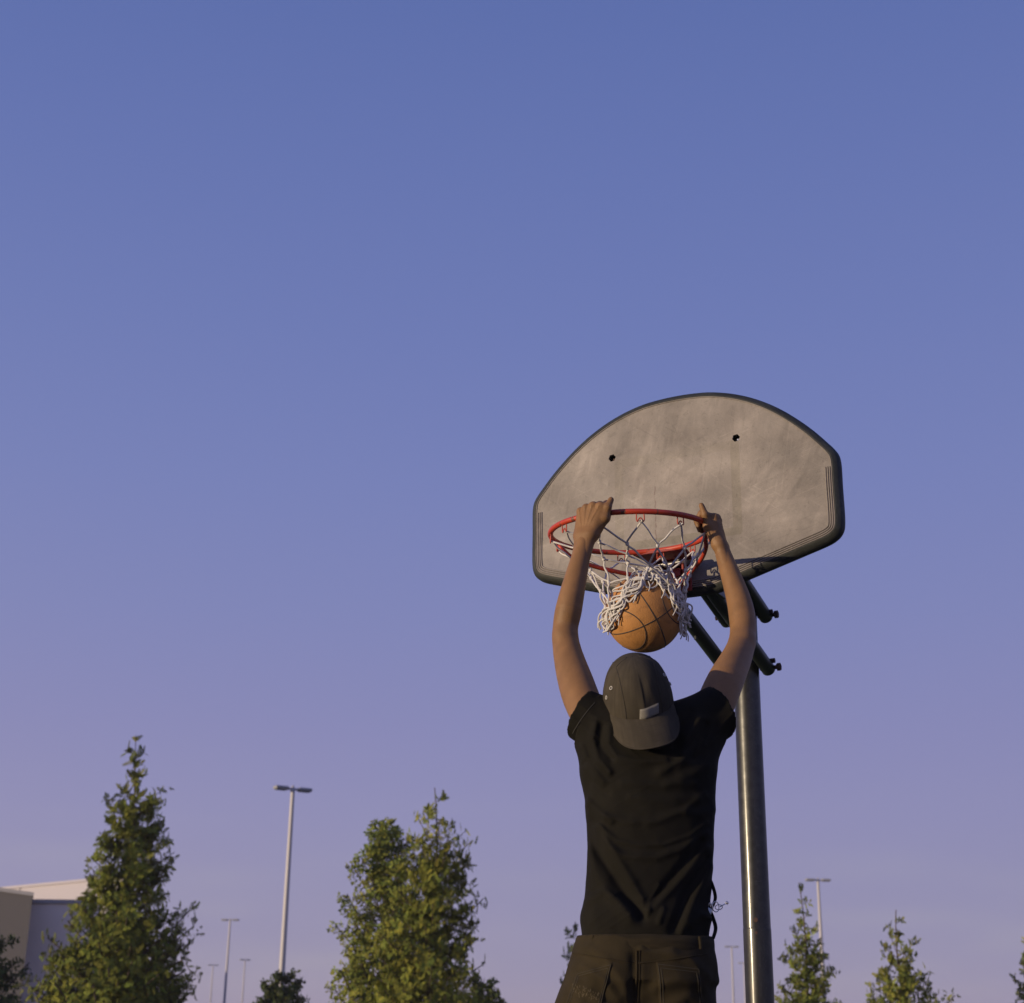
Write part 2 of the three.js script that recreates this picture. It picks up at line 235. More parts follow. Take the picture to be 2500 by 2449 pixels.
tree('conifer_tree', 'conifer cut off by the right edge of the picture', { x: 6.66, z: -20, H: 2.9, R: 0.6, seed: 66, n: 160, per: 46, size: 0.082, prof: pyramid, tint: [0.184, 0.220, 0.046] });
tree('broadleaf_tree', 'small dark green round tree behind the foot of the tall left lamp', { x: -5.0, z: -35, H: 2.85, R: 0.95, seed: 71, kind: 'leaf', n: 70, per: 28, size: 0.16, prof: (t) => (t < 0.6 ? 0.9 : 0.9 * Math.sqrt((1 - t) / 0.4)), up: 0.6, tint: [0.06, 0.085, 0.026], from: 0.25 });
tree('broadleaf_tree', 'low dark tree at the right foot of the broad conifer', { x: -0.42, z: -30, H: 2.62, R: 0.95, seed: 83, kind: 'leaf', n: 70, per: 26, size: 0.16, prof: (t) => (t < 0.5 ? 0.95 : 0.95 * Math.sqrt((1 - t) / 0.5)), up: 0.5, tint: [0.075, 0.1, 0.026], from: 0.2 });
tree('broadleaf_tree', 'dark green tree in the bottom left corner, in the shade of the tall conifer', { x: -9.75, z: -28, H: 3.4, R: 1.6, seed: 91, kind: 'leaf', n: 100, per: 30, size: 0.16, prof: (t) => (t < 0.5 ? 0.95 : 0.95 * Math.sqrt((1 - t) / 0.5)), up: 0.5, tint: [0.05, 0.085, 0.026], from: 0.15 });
tree('broadleaf_tree', 'tiny treetop at the bottom between the right lamp and the stout conifer', { x: 7.0, z: -34, H: 2.3, R: 0.5, seed: 97, kind: 'leaf', n: 36, per: 18, size: 0.15, prof: (t) => (t < 0.5 ? 0.95 : 0.95 * (1 - t) / 0.5), up: 0.6, tint: [0.09, 0.12, 0.04], from: 0.2 });

// ---------------------------------------------------------------- parking lot lamps
const galv = std([0.44, 0.42, 0.43], 0.55, { metalness: 0.15 }), headM = std([0.30, 0.30, 0.31], 0.5), lensM = std([0.22, 0.24, 0.22], 0.25);
const lamp = (() => {
  const T = thing('street_lamp', 'tall pale lamp post with two heads, largest of the lamps, left of the trees', 'street lamp', [-6.997, 0, -48.62], 'parking lot lamps');
  part(T, 'pole', flat(new THREE.CylinderGeometry(0.065, 0.115, 8.9, 20).translate(0, 4.45, 0), 0.6), galv);
  part(T, 'base', flat(new THREE.CylinderGeometry(0.3, 0.3, 0.7, 24).translate(0, 0.35, 0), 0.6), std([0.3, 0.29, 0.28], 0.9));
  part(T, 'arm', box(0.62, 0.07, 0.07, 0, 8.98, 0, 0.012), galv);
  part(T, 'finial', [flat(new THREE.CylinderGeometry(0.05, 0.075, 0.16, 16).translate(0, 8.98, 0), 0.6), flat(new THREE.CylinderGeometry(0.015, 0.05, 0.05, 16).translate(0, 9.085, 0), 0.6)], galv);
  for (const s of [-1, 1]) { const h = part(T, 'lamp_head', box(0.46, 0.11, 0.3, s * 0.41, 8.99, 0, 0.04), headM); part(h, 'lens', box(0.36, 0.02, 0.22, s * 0.41, 8.928, 0, 0.006), lensM); }
  T.rotation.y = 0.55; return T;
})();
for (const [x, z, h, ry, label] of [
  [-20.0, -111.5, 9, -0.1, 'thinner lamp post with a straight two-headed top, left of the tallest lamp'],
  [-36.7, -195, 9, 0.3, 'faint tiny distant lamp, leftmost of the lamps'],
  [-30.0, -178.6, 9, 0.6, 'faint tiny distant lamp just left of the tallest lamp post'],
  [15.6, -76.7, 9, 0.12, 'pale two-headed lamp post behind the slim conifer at the right'],
  [20.15, -138.7, 9, 0.05, 'small pale two-headed lamp between the player and the steel pole'],
  [26.13, -171.1, 9, -0.3, 'faint lamp head peeking out left of the steel pole']]) {
  const c = lamp.clone(); c.name = numbered('street_lamp'); c.position.set(x, 0, z); c.rotation.y = ry; c.userData = { ...lamp.userData, label }; scene.add(c);
}

// ---------------------------------------------------------------- the basketball hoop
const U = V(0.8848, 0, 0.4659), N = V(-0.4659, 0, 0.8848), UP = V(0, 1, 0), BO = V(0.5352, 3.073, -4.5315); // board axes and its face at rim height
const BM = new THREE.Matrix4().makeBasis(U, UP, N).setPosition(BO);                      // board space: u right, v up, w out of the face
const B = (u, v, w) => V(u, v, w).applyMatrix4(BM);
const RC = V(0.3513, 3.0732, -4.1816), RN = V(-0.0188, 1, 0.0603).normalize(), RR = 0.2365;
const RA = N.clone().addScaledVector(RN, -N.dot(RN)).normalize(), RB = RN.clone().cross(RA); // towards the player, to the right
const ringAt = (deg, r = RR, up = 0) => { const t = deg * Math.PI / 180; return RC.clone().addScaledVector(RA, Math.cos(t) * r).addScaledVector(RB, Math.sin(t) * r).addScaledVector(RN, up); };

const scuff = (u, v) => 0.5 * fbm(u * 30, v * 30, 9) + 0.5 * noise(u * 140, v * 140, 2);
const poleTex = tex(256, 1024, (u, v) => { const n = fbm(u * 12, v * 60, 3), m = noise(u * 90, v * 300, 5) > 0.8 ? 12 : 0; const c = 50 + 20 * n + m * 0.6; return [c + 1, c + 1, c]; });
const poleRough = tex(256, 1024, (u, v) => { const n = fbm(u * 10, v * 50, 8), m = noise(u * 120, v * 500, 1); const c = 92 + 26 * n + 12 * m; return [c, c, c]; }, false);
const poleM = new THREE.MeshPhysicalMaterial({ map: poleTex, roughnessMap: poleRough, roughness: 1, metalness: 0.8, clearcoat: 0.35, clearcoatRoughness: 0.16 });
const armM = phys([0.014, 0.02, 0.018], 0.42, { clearcoat: 0.15, clearcoatRoughness: 0.4 });
const frameTex = tex(512, 512, (u, v) => { const n = fbm(u * 9, v * 9, 2), m = fbm(u * 60, v * 60, 7); const c = 30 + 24 * n + 16 * (m > 0.56 ? 1 : 0) * n; return [c + 2, c + 4, c]; });
const frameM = new THREE.MeshStandardMaterial({ map: frameTex, roughness: 0.6 });
const rust = std([0.075, 0.04, 0.03], 0.85), steel = std([0.62, 0.60, 0.58], 0.28, { metalness: 0.9 });
const redTex = tex(512, 256, (u, v) => { const n = fbm(u * 26, v * 14, 4), c = noise(u * 130, v * 60, 6); const chip = n > 0.66 && c > 0.5; return chip ? [112, 62, 42] : [170 + 22 * n, 50 + 16 * n, 24 + 10 * n]; });
const redM = new THREE.MeshPhysicalMaterial({ map: redTex, roughness: 0.5, clearcoat: 0.2, clearcoatRoughness: 0.45 });
const maroon = std([0.27, 0.035, 0.03], 0.62), fadedPink = std([0.52, 0.30, 0.22], 0.75);

const PX = 0.824, PZ = -5.08;   // the pole on plan
const hoop = thing('basketball_hoop', 'outdoor basketball hoop with grey fan-shaped board and red rim on a dark steel pole', 'basketball hoop', [PX, 0, PZ]);
const hp = (name, geo, mat, parent = hoop, label) => { const gs = (Array.isArray(geo) ? geo : [geo]).map((g) => { const c = g.clone(); if (!c.index && !c.attributes.uv) c.setAttribute('uv', new THREE.Float32BufferAttribute(new Float32Array(c.attributes.position.count * 2), 2)); c.translate(-PX, 0, -PZ); return c; }); return part(parent, name, gs.length > 1 ? gs : gs[0], mat, label); };
{
  const cyl = (r0, r1, y0, y1) => { const g = flat(new THREE.CylinderGeometry(r1, r0, y1 - y0, 48, 8), 0.5); g.translate(PX, (y0 + y1) / 2, PZ); return g; };
  hp('lower_pole', [cyl(0.0462, 0.0462, 0, 2.003), cyl(0.0462, 0.0456, 2.003, 2.006)], poleM);
  hp('upper_pole', [cyl(0.0452, 0.0448, 2.006, 3.075), cyl(0.0448, 0.036, 3.075, 3.088)], poleM);
  hp('base_collar', [cyl(0.11, 0.11, 0, 0.012), cyl(0.06, 0.05, 0.012, 0.09)], poleM);
  const bolt = (a, d, r, L) => rod(a, a.clone().addScaledVector(d, L), r, r, 6);
  const toCam = V(-0.23, 0, 0.97).normalize();
  hp('bolt', bolt(V(PX, 2.03, PZ).addScaledVector(toCam, 0.043), toCam, 0.008, 0.007), rust);
  hp('bolt', bolt(V(PX, 1.99, PZ).addScaledVector(toCam, 0.043), toCam, 0.005, 0.005), rust);
  // four parallel lift arms from the pole to the back of the board
  for (const s of [-1, 1]) for (const [v0, v1] of [[0.152, -0.012], [-0.042, -0.2]]) {
    const pu = V(PX, 0, PZ).sub(BO).dot(U) + s * 0.072;
    const a = B(pu, v0, -0.05), b = B(pu, v1, -0.655);
    const arm = hp('lift_arm', rod(a, b, 0.0245, 0.0245, 20, 0.008), armM);
    const e = B(pu + 0.012, v1 + 0.006, -0.64);
    hp('bolt', [rod(e.clone().addScaledVector(U, -0.04), e.clone().addScaledVector(U, 0.036), 0.007, 0.007, 10), rod(e.clone().addScaledVector(U, 0.022), e.clone().addScaledVector(U, 0.034), 0.014, 0.014, 6)], rust, arm);
    const m = B(pu, v0 + (v1 - v0) * 0.45 - 0.026, -0.05 - 0.605 * 0.45); hp('rivet', rod(m, m.clone().add(V(0, -0.012, 0)), 0.007, 0.005, 8), armM, arm);
  }
  for (const v of [0.0, -0.175]) { const c = V(PX, 3.073 + v - 0.0, PZ); hp('pivot_pin', rod(c.clone().addScaledVector(U, -0.105), c.clone().addScaledVector(U, 0.105), 0.0085, 0.0085, 10), rust); }
  for (const s of [-1, 1]) { const pu = V(PX, 0, PZ).sub(BO).dot(U) + s * 0.105; hp('board_bracket', (() => { const g = box(0.012, 0.28, 0.09, pu, 0.055, -0.075, 0.004); g.applyMatrix4(BM); return g; })(), armM); }

  // --- backboard
  const half = [[0, 0.606], [0.06, 0.604], [0.121, 0.597], [0.19, 0.579], [0.253, 0.5535], [0.312, 0.521], [0.367, 0.482], [0.42, 0.436], [0.46, 0.396], [0.494, 0.357], [0.516, 0.33], [0.529, 0.308], [0.534, 0.285], [0.5345, 0.2], [0.534, 0.083], [0.5295, 0.058], [0.519, 0.041], [0.504, 0.029], [0.487, 0.0205], [0.40, -0.006], [0.30, -0.035], [0.213, -0.0605], [0.15, -0.080], [0.125, -0.087], [0.09, -0.0905], [0, -0.091]];
  const outl = [...half.slice(1, -1).map(([x, y]) => V(x, y, 0)), V(0, -0.091, 0), ...half.slice(1, -1).reverse().map(([x, y]) => V(-x, y, 0)), V(0, 0.606, 0)];
  const crv = new THREE.CatmullRomCurve3(outl, true, 'centripetal'), NS = 360, ring = crv.getSpacedPoints(NS).slice(0, NS);
  const nrm = ring.map((p, i) => { const t = ring[(i + 1) % NS].clone().sub(ring[(i + NS - 1) % NS]).normalize(); return V(t.y, -t.x, 0); }); // clockwise from the top: inward is to the right
  const sgn = nrm[0].y > 0 ? -1 : 1; nrm.forEach((n) => n.multiplyScalar(sgn));
  const off = (i, d) => ring[i].clone().addScaledVector(nrm[i], d);
  const sweep = (prof) => { const g = grid(NS, prof.length - 1, (s, t) => { const i = Math.round(s * NS) % NS, [d, w] = prof[Math.round(t * (prof.length - 1))]; return B(...off(i, d).setZ(w).toArray()); }, true); const u = g.attributes.uv; for (let i = 0; i < u.count; i++) u.setXY(i, u.getX(i) * 6, u.getY(i) * 0.25); return g; };
  const board = hp('backboard', sweep([[0.06, -0.046], [0.014, -0.045], [0.004, -0.041], [0.0, -0.032], [0.0006, -0.021], [0.004, -0.0115], [0.009, -0.0055], [0.015, -0.0018], [0.0195, 0.0012], [0.0215, 0.0012], [0.0226, -0.0015], [0.0226, -0.006]]), frameM);
  const backShape = new THREE.Shape(ring.map((p, i) => { const q = off(i, 0.0135); return new THREE.Vector2(q.x, q.y); }));
  { const g = new THREE.ExtrudeGeometry(backShape, { depth: 0.004, bevelEnabled: false }); g.translate(0, 0, -0.0445); g.applyMatrix4(BM); hp('back_panel', g, frameM, board); }
  // the faded face with two hexagonal bolt holes
  const faceShape = new THREE.Shape(ring.map((p, i) => { const q = off(i, 0.0222); return new THREE.Vector2(q.x, q.y); }));
  const holes = [[-0.2285, 0.4165], [0.2065, 0.412]];
  for (const [x, y] of holes) { const h = new THREE.Path(); for (let k = 0; k <= 6; k++) { const a = -k * Math.PI / 3 + 0.15; k ? h.lineTo(x + 0.0135 * Math.cos(a), y + 0.0135 * Math.sin(a)) : h.moveTo(x + 0.0135 * Math.cos(a), y + 0.0135 * Math.sin(a)); } faceShape.holes.push(h); }
  const FW = 1536, FH = 1024;
  const near = (x, c, w, soft) => 1 - smooth(w, w + soft, Math.abs(x - c));
  const smear = (x, y) => { const a = 0.9 + 0.5 * noise(x * 3, y * 3, 20), X = x * Math.cos(a) + y * Math.sin(a), Y = -x * Math.sin(a) + y * Math.cos(a); return fbm(X * 7, Y * 34, 3, 5); };
  const faceTex = tex(FW, FH, (s, t) => {
    const x = -0.56 + 1.12 * s, y = -0.11 + 0.74 * t;
    let c = 129 + 50 * (fbm(x * 9, y * 9, 5, 5) - 0.5) + 40 * (fbm(x * 3.4, y * 3.4, 8, 3) - 0.5);
    c += 46 * Math.max(0, smear(x, y) - 0.52) - 34 * Math.max(0, 0.46 - smear(x + 0.3, y * 1.2));
    c += 10 * (fbm(x * 3, y * 70, 11, 3) - 0.5) * (1 - near(y, 0.5, 0.16, 0.1));     // brushed rub marks
    c += 9 * (noise(x * 420, y * 420, 1) - 0.5) + 12 * (fbm(x * 60, y * 44, 14, 3) - 0.5);
    for (let q = 0; q < 3; q++) { const A = 0.3 + q * 1.1, X = x * Math.cos(A) + y * Math.sin(A), Y = -x * Math.sin(A) + y * Math.cos(A); const s = noise(X * 14 + q * 9, Y * 150, 40 + q); if (s > 0.82) c += 26 * (s - 0.82) * (noise(X * 5, Y * 9, q) > 0.45 ? 1 : -1) * 2; }
    let r = 1.03, g = 0.968, b = 0.92;
    const e = 0.6 + 0.5 * noise(x * 40, y * 40, 31);
    const ghost = Math.max(near(x, 0.2, 0.0145, 0.0015) * (y > 0.09 && y < 0.405 ? 1 : 0), 0.55 * near(x, -0.205, 0.0145, 0.002) * (y > 0.09 && y < 0.4 ? 1 : 0), 1.25 * near(y, 0.098, 0.0125, 0.0015) * (x > -0.19 && x < 0.21 ? 1 : 0), 0.4 * near(y, 0.39, 0.0145, 0.002) * (Math.abs(x) < 0.21 ? 1 : 0));
    c -= 10 * ghost * e; b -= 0.03 * ghost;
    const drip = near(x + 0.004 * (noise(y * 60, 4) - 0.5), -0.078, 0.0012, 0.0018) * (y > 0.03 && y < 0.29 ? 1 : 0) * (noise(y * 90, 2, 3) > 0.35 ? 1 : 0.3); c -= 26 * drip; r += 0.06 * drip;
    if (noise(x * 95 + 9, y * 95, 17) > 0.86 && noise(x * 320, y * 320, 6) > 0.55) c -= 10;
    return [Math.max(0, c * r), Math.max(0, c * g), Math.max(0, c * b)];
  });
  const faceRough = tex(512, 512, (s, t) => { const c = 130 + 70 * fbm(s * 18, t * 12, 2, 4); return [c, c, c]; }, false);
  const faceM = new THREE.MeshStandardMaterial({ map: faceTex, roughnessMap: faceRough, roughness: 1 });
  { const g = new THREE.ExtrudeGeometry(faceShape, { depth: 0.006, bevelEnabled: false, curveSegments: 4 }); const p = g.attributes.position, uv = g.attributes.uv; for (let i = 0; i < p.count; i++) uv.setXY(i, (p.getX(i) + 0.56) / 1.12, (p.getY(i) + 0.11) / 0.74); g.translate(0, 0, -0.0066); g.applyMatrix4(BM); hp('face_panel', g, faceM, board, 'dusty grey face with the worn-off outline of a shooting square'); }
  // three raised ridges that run down the sides and along the bottom
  for (const d of [0.0306, 0.0372, 0.0438]) {
    const pts = []; for (let i = 0; i < NS; i++) if (ring[i].y < 0.27) pts.push(B(...off(i, d).setZ(0.0002).toArray()));
    const g = tube(pts, 0.0029, 420, 6); const p = g.attributes.position, uv = g.attributes.uv, q = V(), inv = BM.clone().invert(); for (let i = 0; i < p.count; i++) { q.fromBufferAttribute(p, i).applyMatrix4(inv); uv.setXY(i, (q.x + 0.56) / 1.12, (q.y + 0.11) / 0.74); }
    hp('ridge', g, faceM, board);
  }
  { const pts = []; for (let i = 0; i < NS; i += 2) pts.push(B(...off(i, 0.0246).setZ(0.0002).toArray())); const g = tube(pts, 0.0021, 400, 6, true); const p = g.attributes.position, uv = g.attributes.uv, q = V(), inv = BM.clone().invert(); for (let i = 0; i < p.count; i++) { q.fromBufferAttribute(p, i).applyMatrix4(inv); uv.setXY(i, (q.x + 0.56) / 1.12, (q.y + 0.11) / 0.74); } hp('ridge', g, faceM, board); }
  holes.forEach(([x, y], k) => {
    const c = flat(new THREE.CylinderGeometry(0.0134, 0.0134, 0.03, 6, 1, true), 0.3); c.rotateX(Math.PI / 2); c.translate(x, y, -0.0215); c.applyMatrix4(BM); const cup = hp('bolt_hole', c, std([0.03, 0.03, 0.03], 0.7), board);
    const h = [rod(V(x + 0.003, y - 0.003, -0.04), V(x + 0.003, y - 0.003, -0.02), 0.0085, 0.0085, 6), rod(V(x + 0.003, y - 0.003, -0.02), V(x + 0.003, y - 0.003, -0.010), 0.004, 0.004, 10, 0.001)].map((g) => g.applyMatrix4(BM)); hp('bolt', h, k ? steel : rust, cup);
  });

  // --- rim
  const rp = []; for (let i = 0; i < 72; i++) rp.push(ringAt(i * 5));
  const rg = tube(rp, 0.0082, 144, 14, true); { const uv = rg.attributes.uv; for (let i = 0; i < uv.count; i++) uv.setXY(i, uv.getX(i) * 3, uv.getY(i) * 0.12); }
  const rim = hp('rim', rg, redM);
  hp('weld_seam', (() => { const t = ringAt(160), s = ringAt(160.6).sub(ringAt(159.4)).normalize(); return rod(t.clone().addScaledVector(s, -0.0018), t.clone().addScaledVector(s, 0.0018), 0.0088, 0.0088, 14); })(), maroon, rim);
  // the rod that braces the rim, from both sides down to the foot of the bracket
  const brL = [ringAt(-97, RR, -0.006), B(-0.215, -0.022, 0.425), B(-0.191, -0.05, 0.385), B(-0.15, -0.064, 0.33), B(-0.094, -0.074, 0.27), B(-0.03, -0.080, 0.19), B(-0.01, -0.085, 0.075)];
  const brR = [ringAt(97, RR, -0.006), B(0.222, -0.024, 0.36), B(0.205, -0.046, 0.31), B(0.17, -0.062, 0.255), B(0.12, -0.076, 0.2), B(0.055, -0.083, 0.12), B(0.02, -0.086, 0.075)];
  hp('brace_rod', tube(brL, 0.0068, 60, 10), redM, rim); hp('brace_rod', tube(brR, 0.0068, 60, 10), redM, rim);
  // mounting: upper plate, hinge, springs, lower box
  const bb = (w, h, d, u, v, ww, r = 0.003) => { const g = box(w, h, d, u, v, ww, r); g.applyMatrix4(BM); return g; };
  { const sh = new THREE.Shape([[-0.085, 0.168], [0.085, 0.168], [0.062, 0.012], [-0.062, 0.012]].map(([x, y]) => new THREE.Vector2(x, y))); const g = new THREE.ExtrudeGeometry(sh, { depth: 0.005, bevelEnabled: true, bevelSize: 0.0015, bevelThickness: 0.0015, bevelSegments: 1 }); g.rotateX(Math.PI / 2); g.scale(1, 1, -1); { const i = g.index; if (i) { const a = i.array; for (let k = 0; k < a.length; k += 3) { const t = a[k]; a[k] = a[k + 1]; a[k + 1] = t; } } } g.scale(1, 1, -1); g.translate(0, 0.012, 0); g.applyMatrix4(BM); hp('mount_plate', g, maroon, rim); }
  hp('mount_plate', [bb(0.1, 0.1, 0.008, -0.006, -0.03, 0.0055), bb(0.008, 0.065, 0.06, -0.05, -0.02, 0.04), bb(0.008, 0.065, 0.06, 0.038, -0.02, 0.04)], maroon, rim);
  hp('mount_plate', [bb(0.078, 0.006, 0.07, -0.006, -0.028, 0.046), bb(0.078, 0.02, 0.006, -0.006, -0.040, 0.078)], maroon, rim);
  hp('mount_plate', bb(0.078, 0.03, 0.006, -0.004, -0.060, 0.058), fadedPink, rim, 'faded pinkish plate at the foot of the rim bracket');
  hp('mount_plate', [bb(0.082, 0.006, 0.06, -0.004, -0.079, 0.04), bb(0.082, 0.010, 0.006, -0.004, -0.079, 0.070)], redM, rim);
  hp('hinge_bar', [rod(B(-0.066, -0.004, 0.075), B(0.05, -0.004, 0.075), 0.0062, 0.0062, 14, 0.001), rod(B(-0.02, -0.008, 0.078), B(0.012, -0.008, 0.078), 0.0085, 0.0085, 14, 0.001)], steel, rim);
  for (const [u, w] of [[0.032, 0.055], [0.06, 0.045]]) { const pts = []; for (let k = 0; k <= 90; k++) { const a = k / 90 * Math.PI * 2 * 7; pts.push(B(u - 0.014 + 0.032 * k / 90, 0.006 + 0.013 * Math.sin(a), w + 0.013 * Math.cos(a))); } hp('spring', tube(pts, 0.0019, 320, 6), steel, rim); }
  for (const [u, v, w] of [[0.05, -0.062, 0.075], [-0.05, -0.062, 0.075], [0.03, 0.004, 0.088]]) hp('bolt', [rod(B(u, v, w - 0.01), B(u, v, w + 0.006), 0.0085, 0.0085, 6), rod(B(u, v, w + 0.006), B(u, v, w + 0.015), 0.0045, 0.0045, 12, 0.001)], steel, rim);
  // wire hooks for the net
  for (let k = 0; k < 12; k++) {
    const dg = k * 30, t = ringAt(dg + 1).sub(ringAt(dg - 1)).normalize(), c = ringAt(dg, RR, -0.006), P = (a, y) => c.clone().addScaledVector(t, a).addScaledVector(RN, y);
    hp('net_hook', [tube([P(-0.0105, 0.002), P(-0.0105, -0.0195), P(-0.008, -0.0235), P(-0.004, -0.0155), P(0, -0.0125), P(0.004, -0.0155), P(0.008, -0.0235), P(0.0105, -0.0195), P(0.0105, 0.002)], 0.0018, 40, 6)], redM, rim);
  }
}

// ---------------------------------------------------------------- the ball and the net
const BC = V(0.391, 2.836, -4.216), BR = 0.1141;
{
  const T = thing('basketball', 'tan orange basketball dropping out of the net above the cap', 'basketball', BC.toArray());
  const pebble = tex(512, 256, (u, v) => { const n = noise(u * 220, v * 110, 2), m = noise(u * 225 + 5, v * 112 + 3, 6); const c = 255 * Math.min(1, Math.max(0, 1.6 * Math.max(n, m) - 0.5)); return [c, c, c]; }, false); pebble.repeat.set(2, 2);
  const tone = tex(512, 256, (u, v) => { const n = fbm(u * 14, v * 8, 3, 5), s = fbm(u * 50, v * 30, 5, 3); const k = 0.86 + 0.2 * n - (s > 0.62 ? 0.06 : 0); return [190 * k, 135 * k, 78 * k]; });
  const g = new THREE.SphereGeometry(BR, 96, 64);
  part(T, 'skin', g, new THREE.MeshPhysicalMaterial({ map: tone, bumpMap: pebble, bumpScale: 0.0005, roughness: 0.62, specularIntensity: 0.6 }));
  // grooves: two great circles through a crossing point, and two bowed side seams
  const c = V(0.223, -0.389, 0.894).normalize(), a = V(-0.24, 0.36, 0.902); const nA = c.clone().cross(a).normalize(), e = nA.clone().cross(c).normalize();   // c: crossing, e: along the first seam, nA: across it
  const seamM = std([0.045, 0.032, 0.024], 0.7), pt = (x, y, z) => c.clone().multiplyScalar(x).addScaledVector(e, y).addScaledVector(nA, z).normalize().multiplyScalar(BR - 0.0014);
  const loop = (f) => { const p = []; for (let i = 0; i < 96; i++) p.push(f(i / 96 * Math.PI * 2)); return tube(p, 0.0025, 192, 6, true); };
  part(T, 'seam', loop((t) => pt(Math.cos(t), Math.sin(t), 0)), seamM);
  part(T, 'seam', loop((t) => pt(Math.cos(t), 0, Math.sin(t))), seamM);
  for (const s of [-1, 1]) part(T, 'seam', loop((t) => { const z = 0.62 - 0.27 * Math.cos(2 * t), r = Math.sqrt(1 - z * z); return pt(Math.cos(t) * r, Math.sin(t) * r, s * z); }), seamM);
}
{
  const T = thing('basketball_net', 'white cord net hanging from the red rim, rucked up over the ball', 'net', [RC.x, RC.y, RC.z]);
  const ROWS = 6, nd = [], pin = [], r = rng(5), id = (j, k) => j * 12 + ((k % 12) + 12) % 12;
  const on = (x, y, z, d = 0.005) => BC.clone().add(V(x, y, z).normalize().multiplyScalar(BR + d));
  // the line of the hem across the front of the ball (u -1 .. 1), lifted outwards by l
  const hemLine = new THREE.CatmullRomCurve3([V(-0.90, -0.46, 0), V(-0.78, 0.02, 0), V(-0.50, 0.42, 0), V(-0.12, 0.80, 0), V(0.14, 0.92, 0), V(0.40, 0.74, 0), V(0.66, 0.40, 0), V(0.86, 0.04, 0), V(0.94, -0.36, 0)]);
  const hem = (u, l, d) => { const t = Math.min(1, Math.max(0, (u + 1) / 2)), p = hemLine.getPoint(t), g = hemLine.getTangent(t), x = p.x - g.y * l, y = p.y + g.x * l, rr = Math.hypot(x, y), c = Math.sqrt(Math.max(0.02, 1 - rr * rr)); return on(x, 0.942 * y - 0.335 * c, 0.335 * y + 0.942 * c, d + Math.max(0, rr - 1) * BR); };
  for (let j = 0; j < ROWS; j++) for (let k = 0; k < 12; k++) {
    const dg = k * 30 + (j % 2 ? 15 : 0), s = j / (ROWS - 1); nd.push(ringAt(dg, RR * (1 - 0.42 * s) , -0.026 - 0.25 * s)); pin.push(j === 0);
  }
  // the near side has been thrown up over the ball: its hem lies as an arch across the front of it
  for (let k = 0; k < 12; k++) {
    const wrap = (d) => ((d + 180 + 720) % 360) - 180;
    for (const [j, lift, dd] of [[5, 0, 0.006], [4, 0.16, 0.011], [3, 0.34, 0.018]]) {
      const d = wrap(k * 30 + (j % 2 ? 15 : 0) - 5); if (Math.abs(d) > 100) continue;
      nd[id(j, k)] = hem(d / 100, lift + 0.04 * (r() - 0.5), dd + 0.01 * r()); if (j === 5 || (j === 4 && Math.abs(d) < 85)) pin[id(j, k)] = true;
    }
  }
  const ed = [], rest = [0.086, 0.073, 0.065, 0.059, 0.055];
  for (let j = 1; j < ROWS; j++) for (let k = 0; k < 12; k++) for (const q of j % 2 ? [k, k + 1] : [k - 1, k]) ed.push([id(j - 1, q), id(j, k), rest[j - 1]]);
  const old = nd.map((p) => p.clone());
  for (let it = 0; it < 260; it++) {
    for (let i = 0; i < nd.length; i++) if (!pin[i]) { const v = nd[i].clone().sub(old[i]).multiplyScalar(0.9); old[i].copy(nd[i]); nd[i].add(v).y -= 0.0005; }
    for (let q = 0; q < 8; q++) {
      for (const [a, b, L] of ed) { const d = nd[b].clone().sub(nd[a]), l = d.length(); if (l <= L && l > L * 0.55) continue; const tg = l > L ? L : L * 0.55; d.multiplyScalar((l - tg) / l * 0.5); if (!pin[a]) nd[a].add(pin[b] ? d.clone().multiplyScalar(2) : d); if (!pin[b]) nd[b].sub(pin[a] ? d.clone().multiplyScalar(2) : d); }
      for (let i = 0; i < nd.length; i++) { const d = nd[i].clone().sub(BC), l = d.length(); if (l < BR + 0.005 && !pin[i]) nd[i].copy(BC).addScaledVector(d, (BR + 0.005) / l); }
    }
  }
  const cordTex = tex(64, 256, (u, v) => { const w = 0.5 + 0.5 * Math.sin((v * 60 + u * 2) * Math.PI * 2); const c = 205 + 26 * w + 16 * noise(u * 20, v * 90); return [c, c - 2, c - 4]; });
  const cordM = phys([0.80, 0.78, 0.77], 0.9, { map: cordTex, sheen: 0.3, sheenRoughness: 0.8 });
  const out = (p) => { const d = p.clone().sub(BC), l = d.length(); return l < BR + 0.0038 ? BC.clone().addScaledVector(d, (BR + 0.0038) / l) : p; };
  const lp = (p) => p.clone().sub(RC);
  const knots = [];
  for (let k = 0; k < 12; k++) for (const s of [0, 1]) {
    const path = [];
    for (let j = 0; j < ROWS; j++) {
      const a = nd[id(j, j % 2 && s ? k - 1 : k)]; path.push(a.clone().add(V(0.002 * (r() - 0.5), 0, 0.002 * (r() - 0.5))));
      if (j < ROWS - 1) { const b = nd[id(j + 1, (j + 1) % 2 && s ? k - 1 : k)], L = rest[j], l = a.distanceTo(b), slack = Math.max(0, L - l); for (const t of [0.33, 0.67]) path.push(a.clone().lerp(b, t).add(V((r() - 0.5) * (0.006 + slack * 0.5), -slack * 0.42 * (1 - Math.abs(t - 0.5)), (r() - 0.5) * (0.006 + slack * 0.5)))); }
    }
    if (s) path[0].addScaledVector(RB, 0.006);
    part(T, 'cord', tube(path.map((p) => lp(out(p))), 0.0029, 90, 7), cordM);
  }
  for (let j = 1; j < ROWS; j++) for (let k = 0; k < 12; k++) { const p = nd[id(j, k)]; const g = new THREE.IcosahedronGeometry(0.0056, 1); g.scale(1, 1.35, 1); g.translate(...lp(out(p)).toArray()); knots.push(g); }
  part(T, 'knots', knots, cordM).userData.kind = 'stuff';
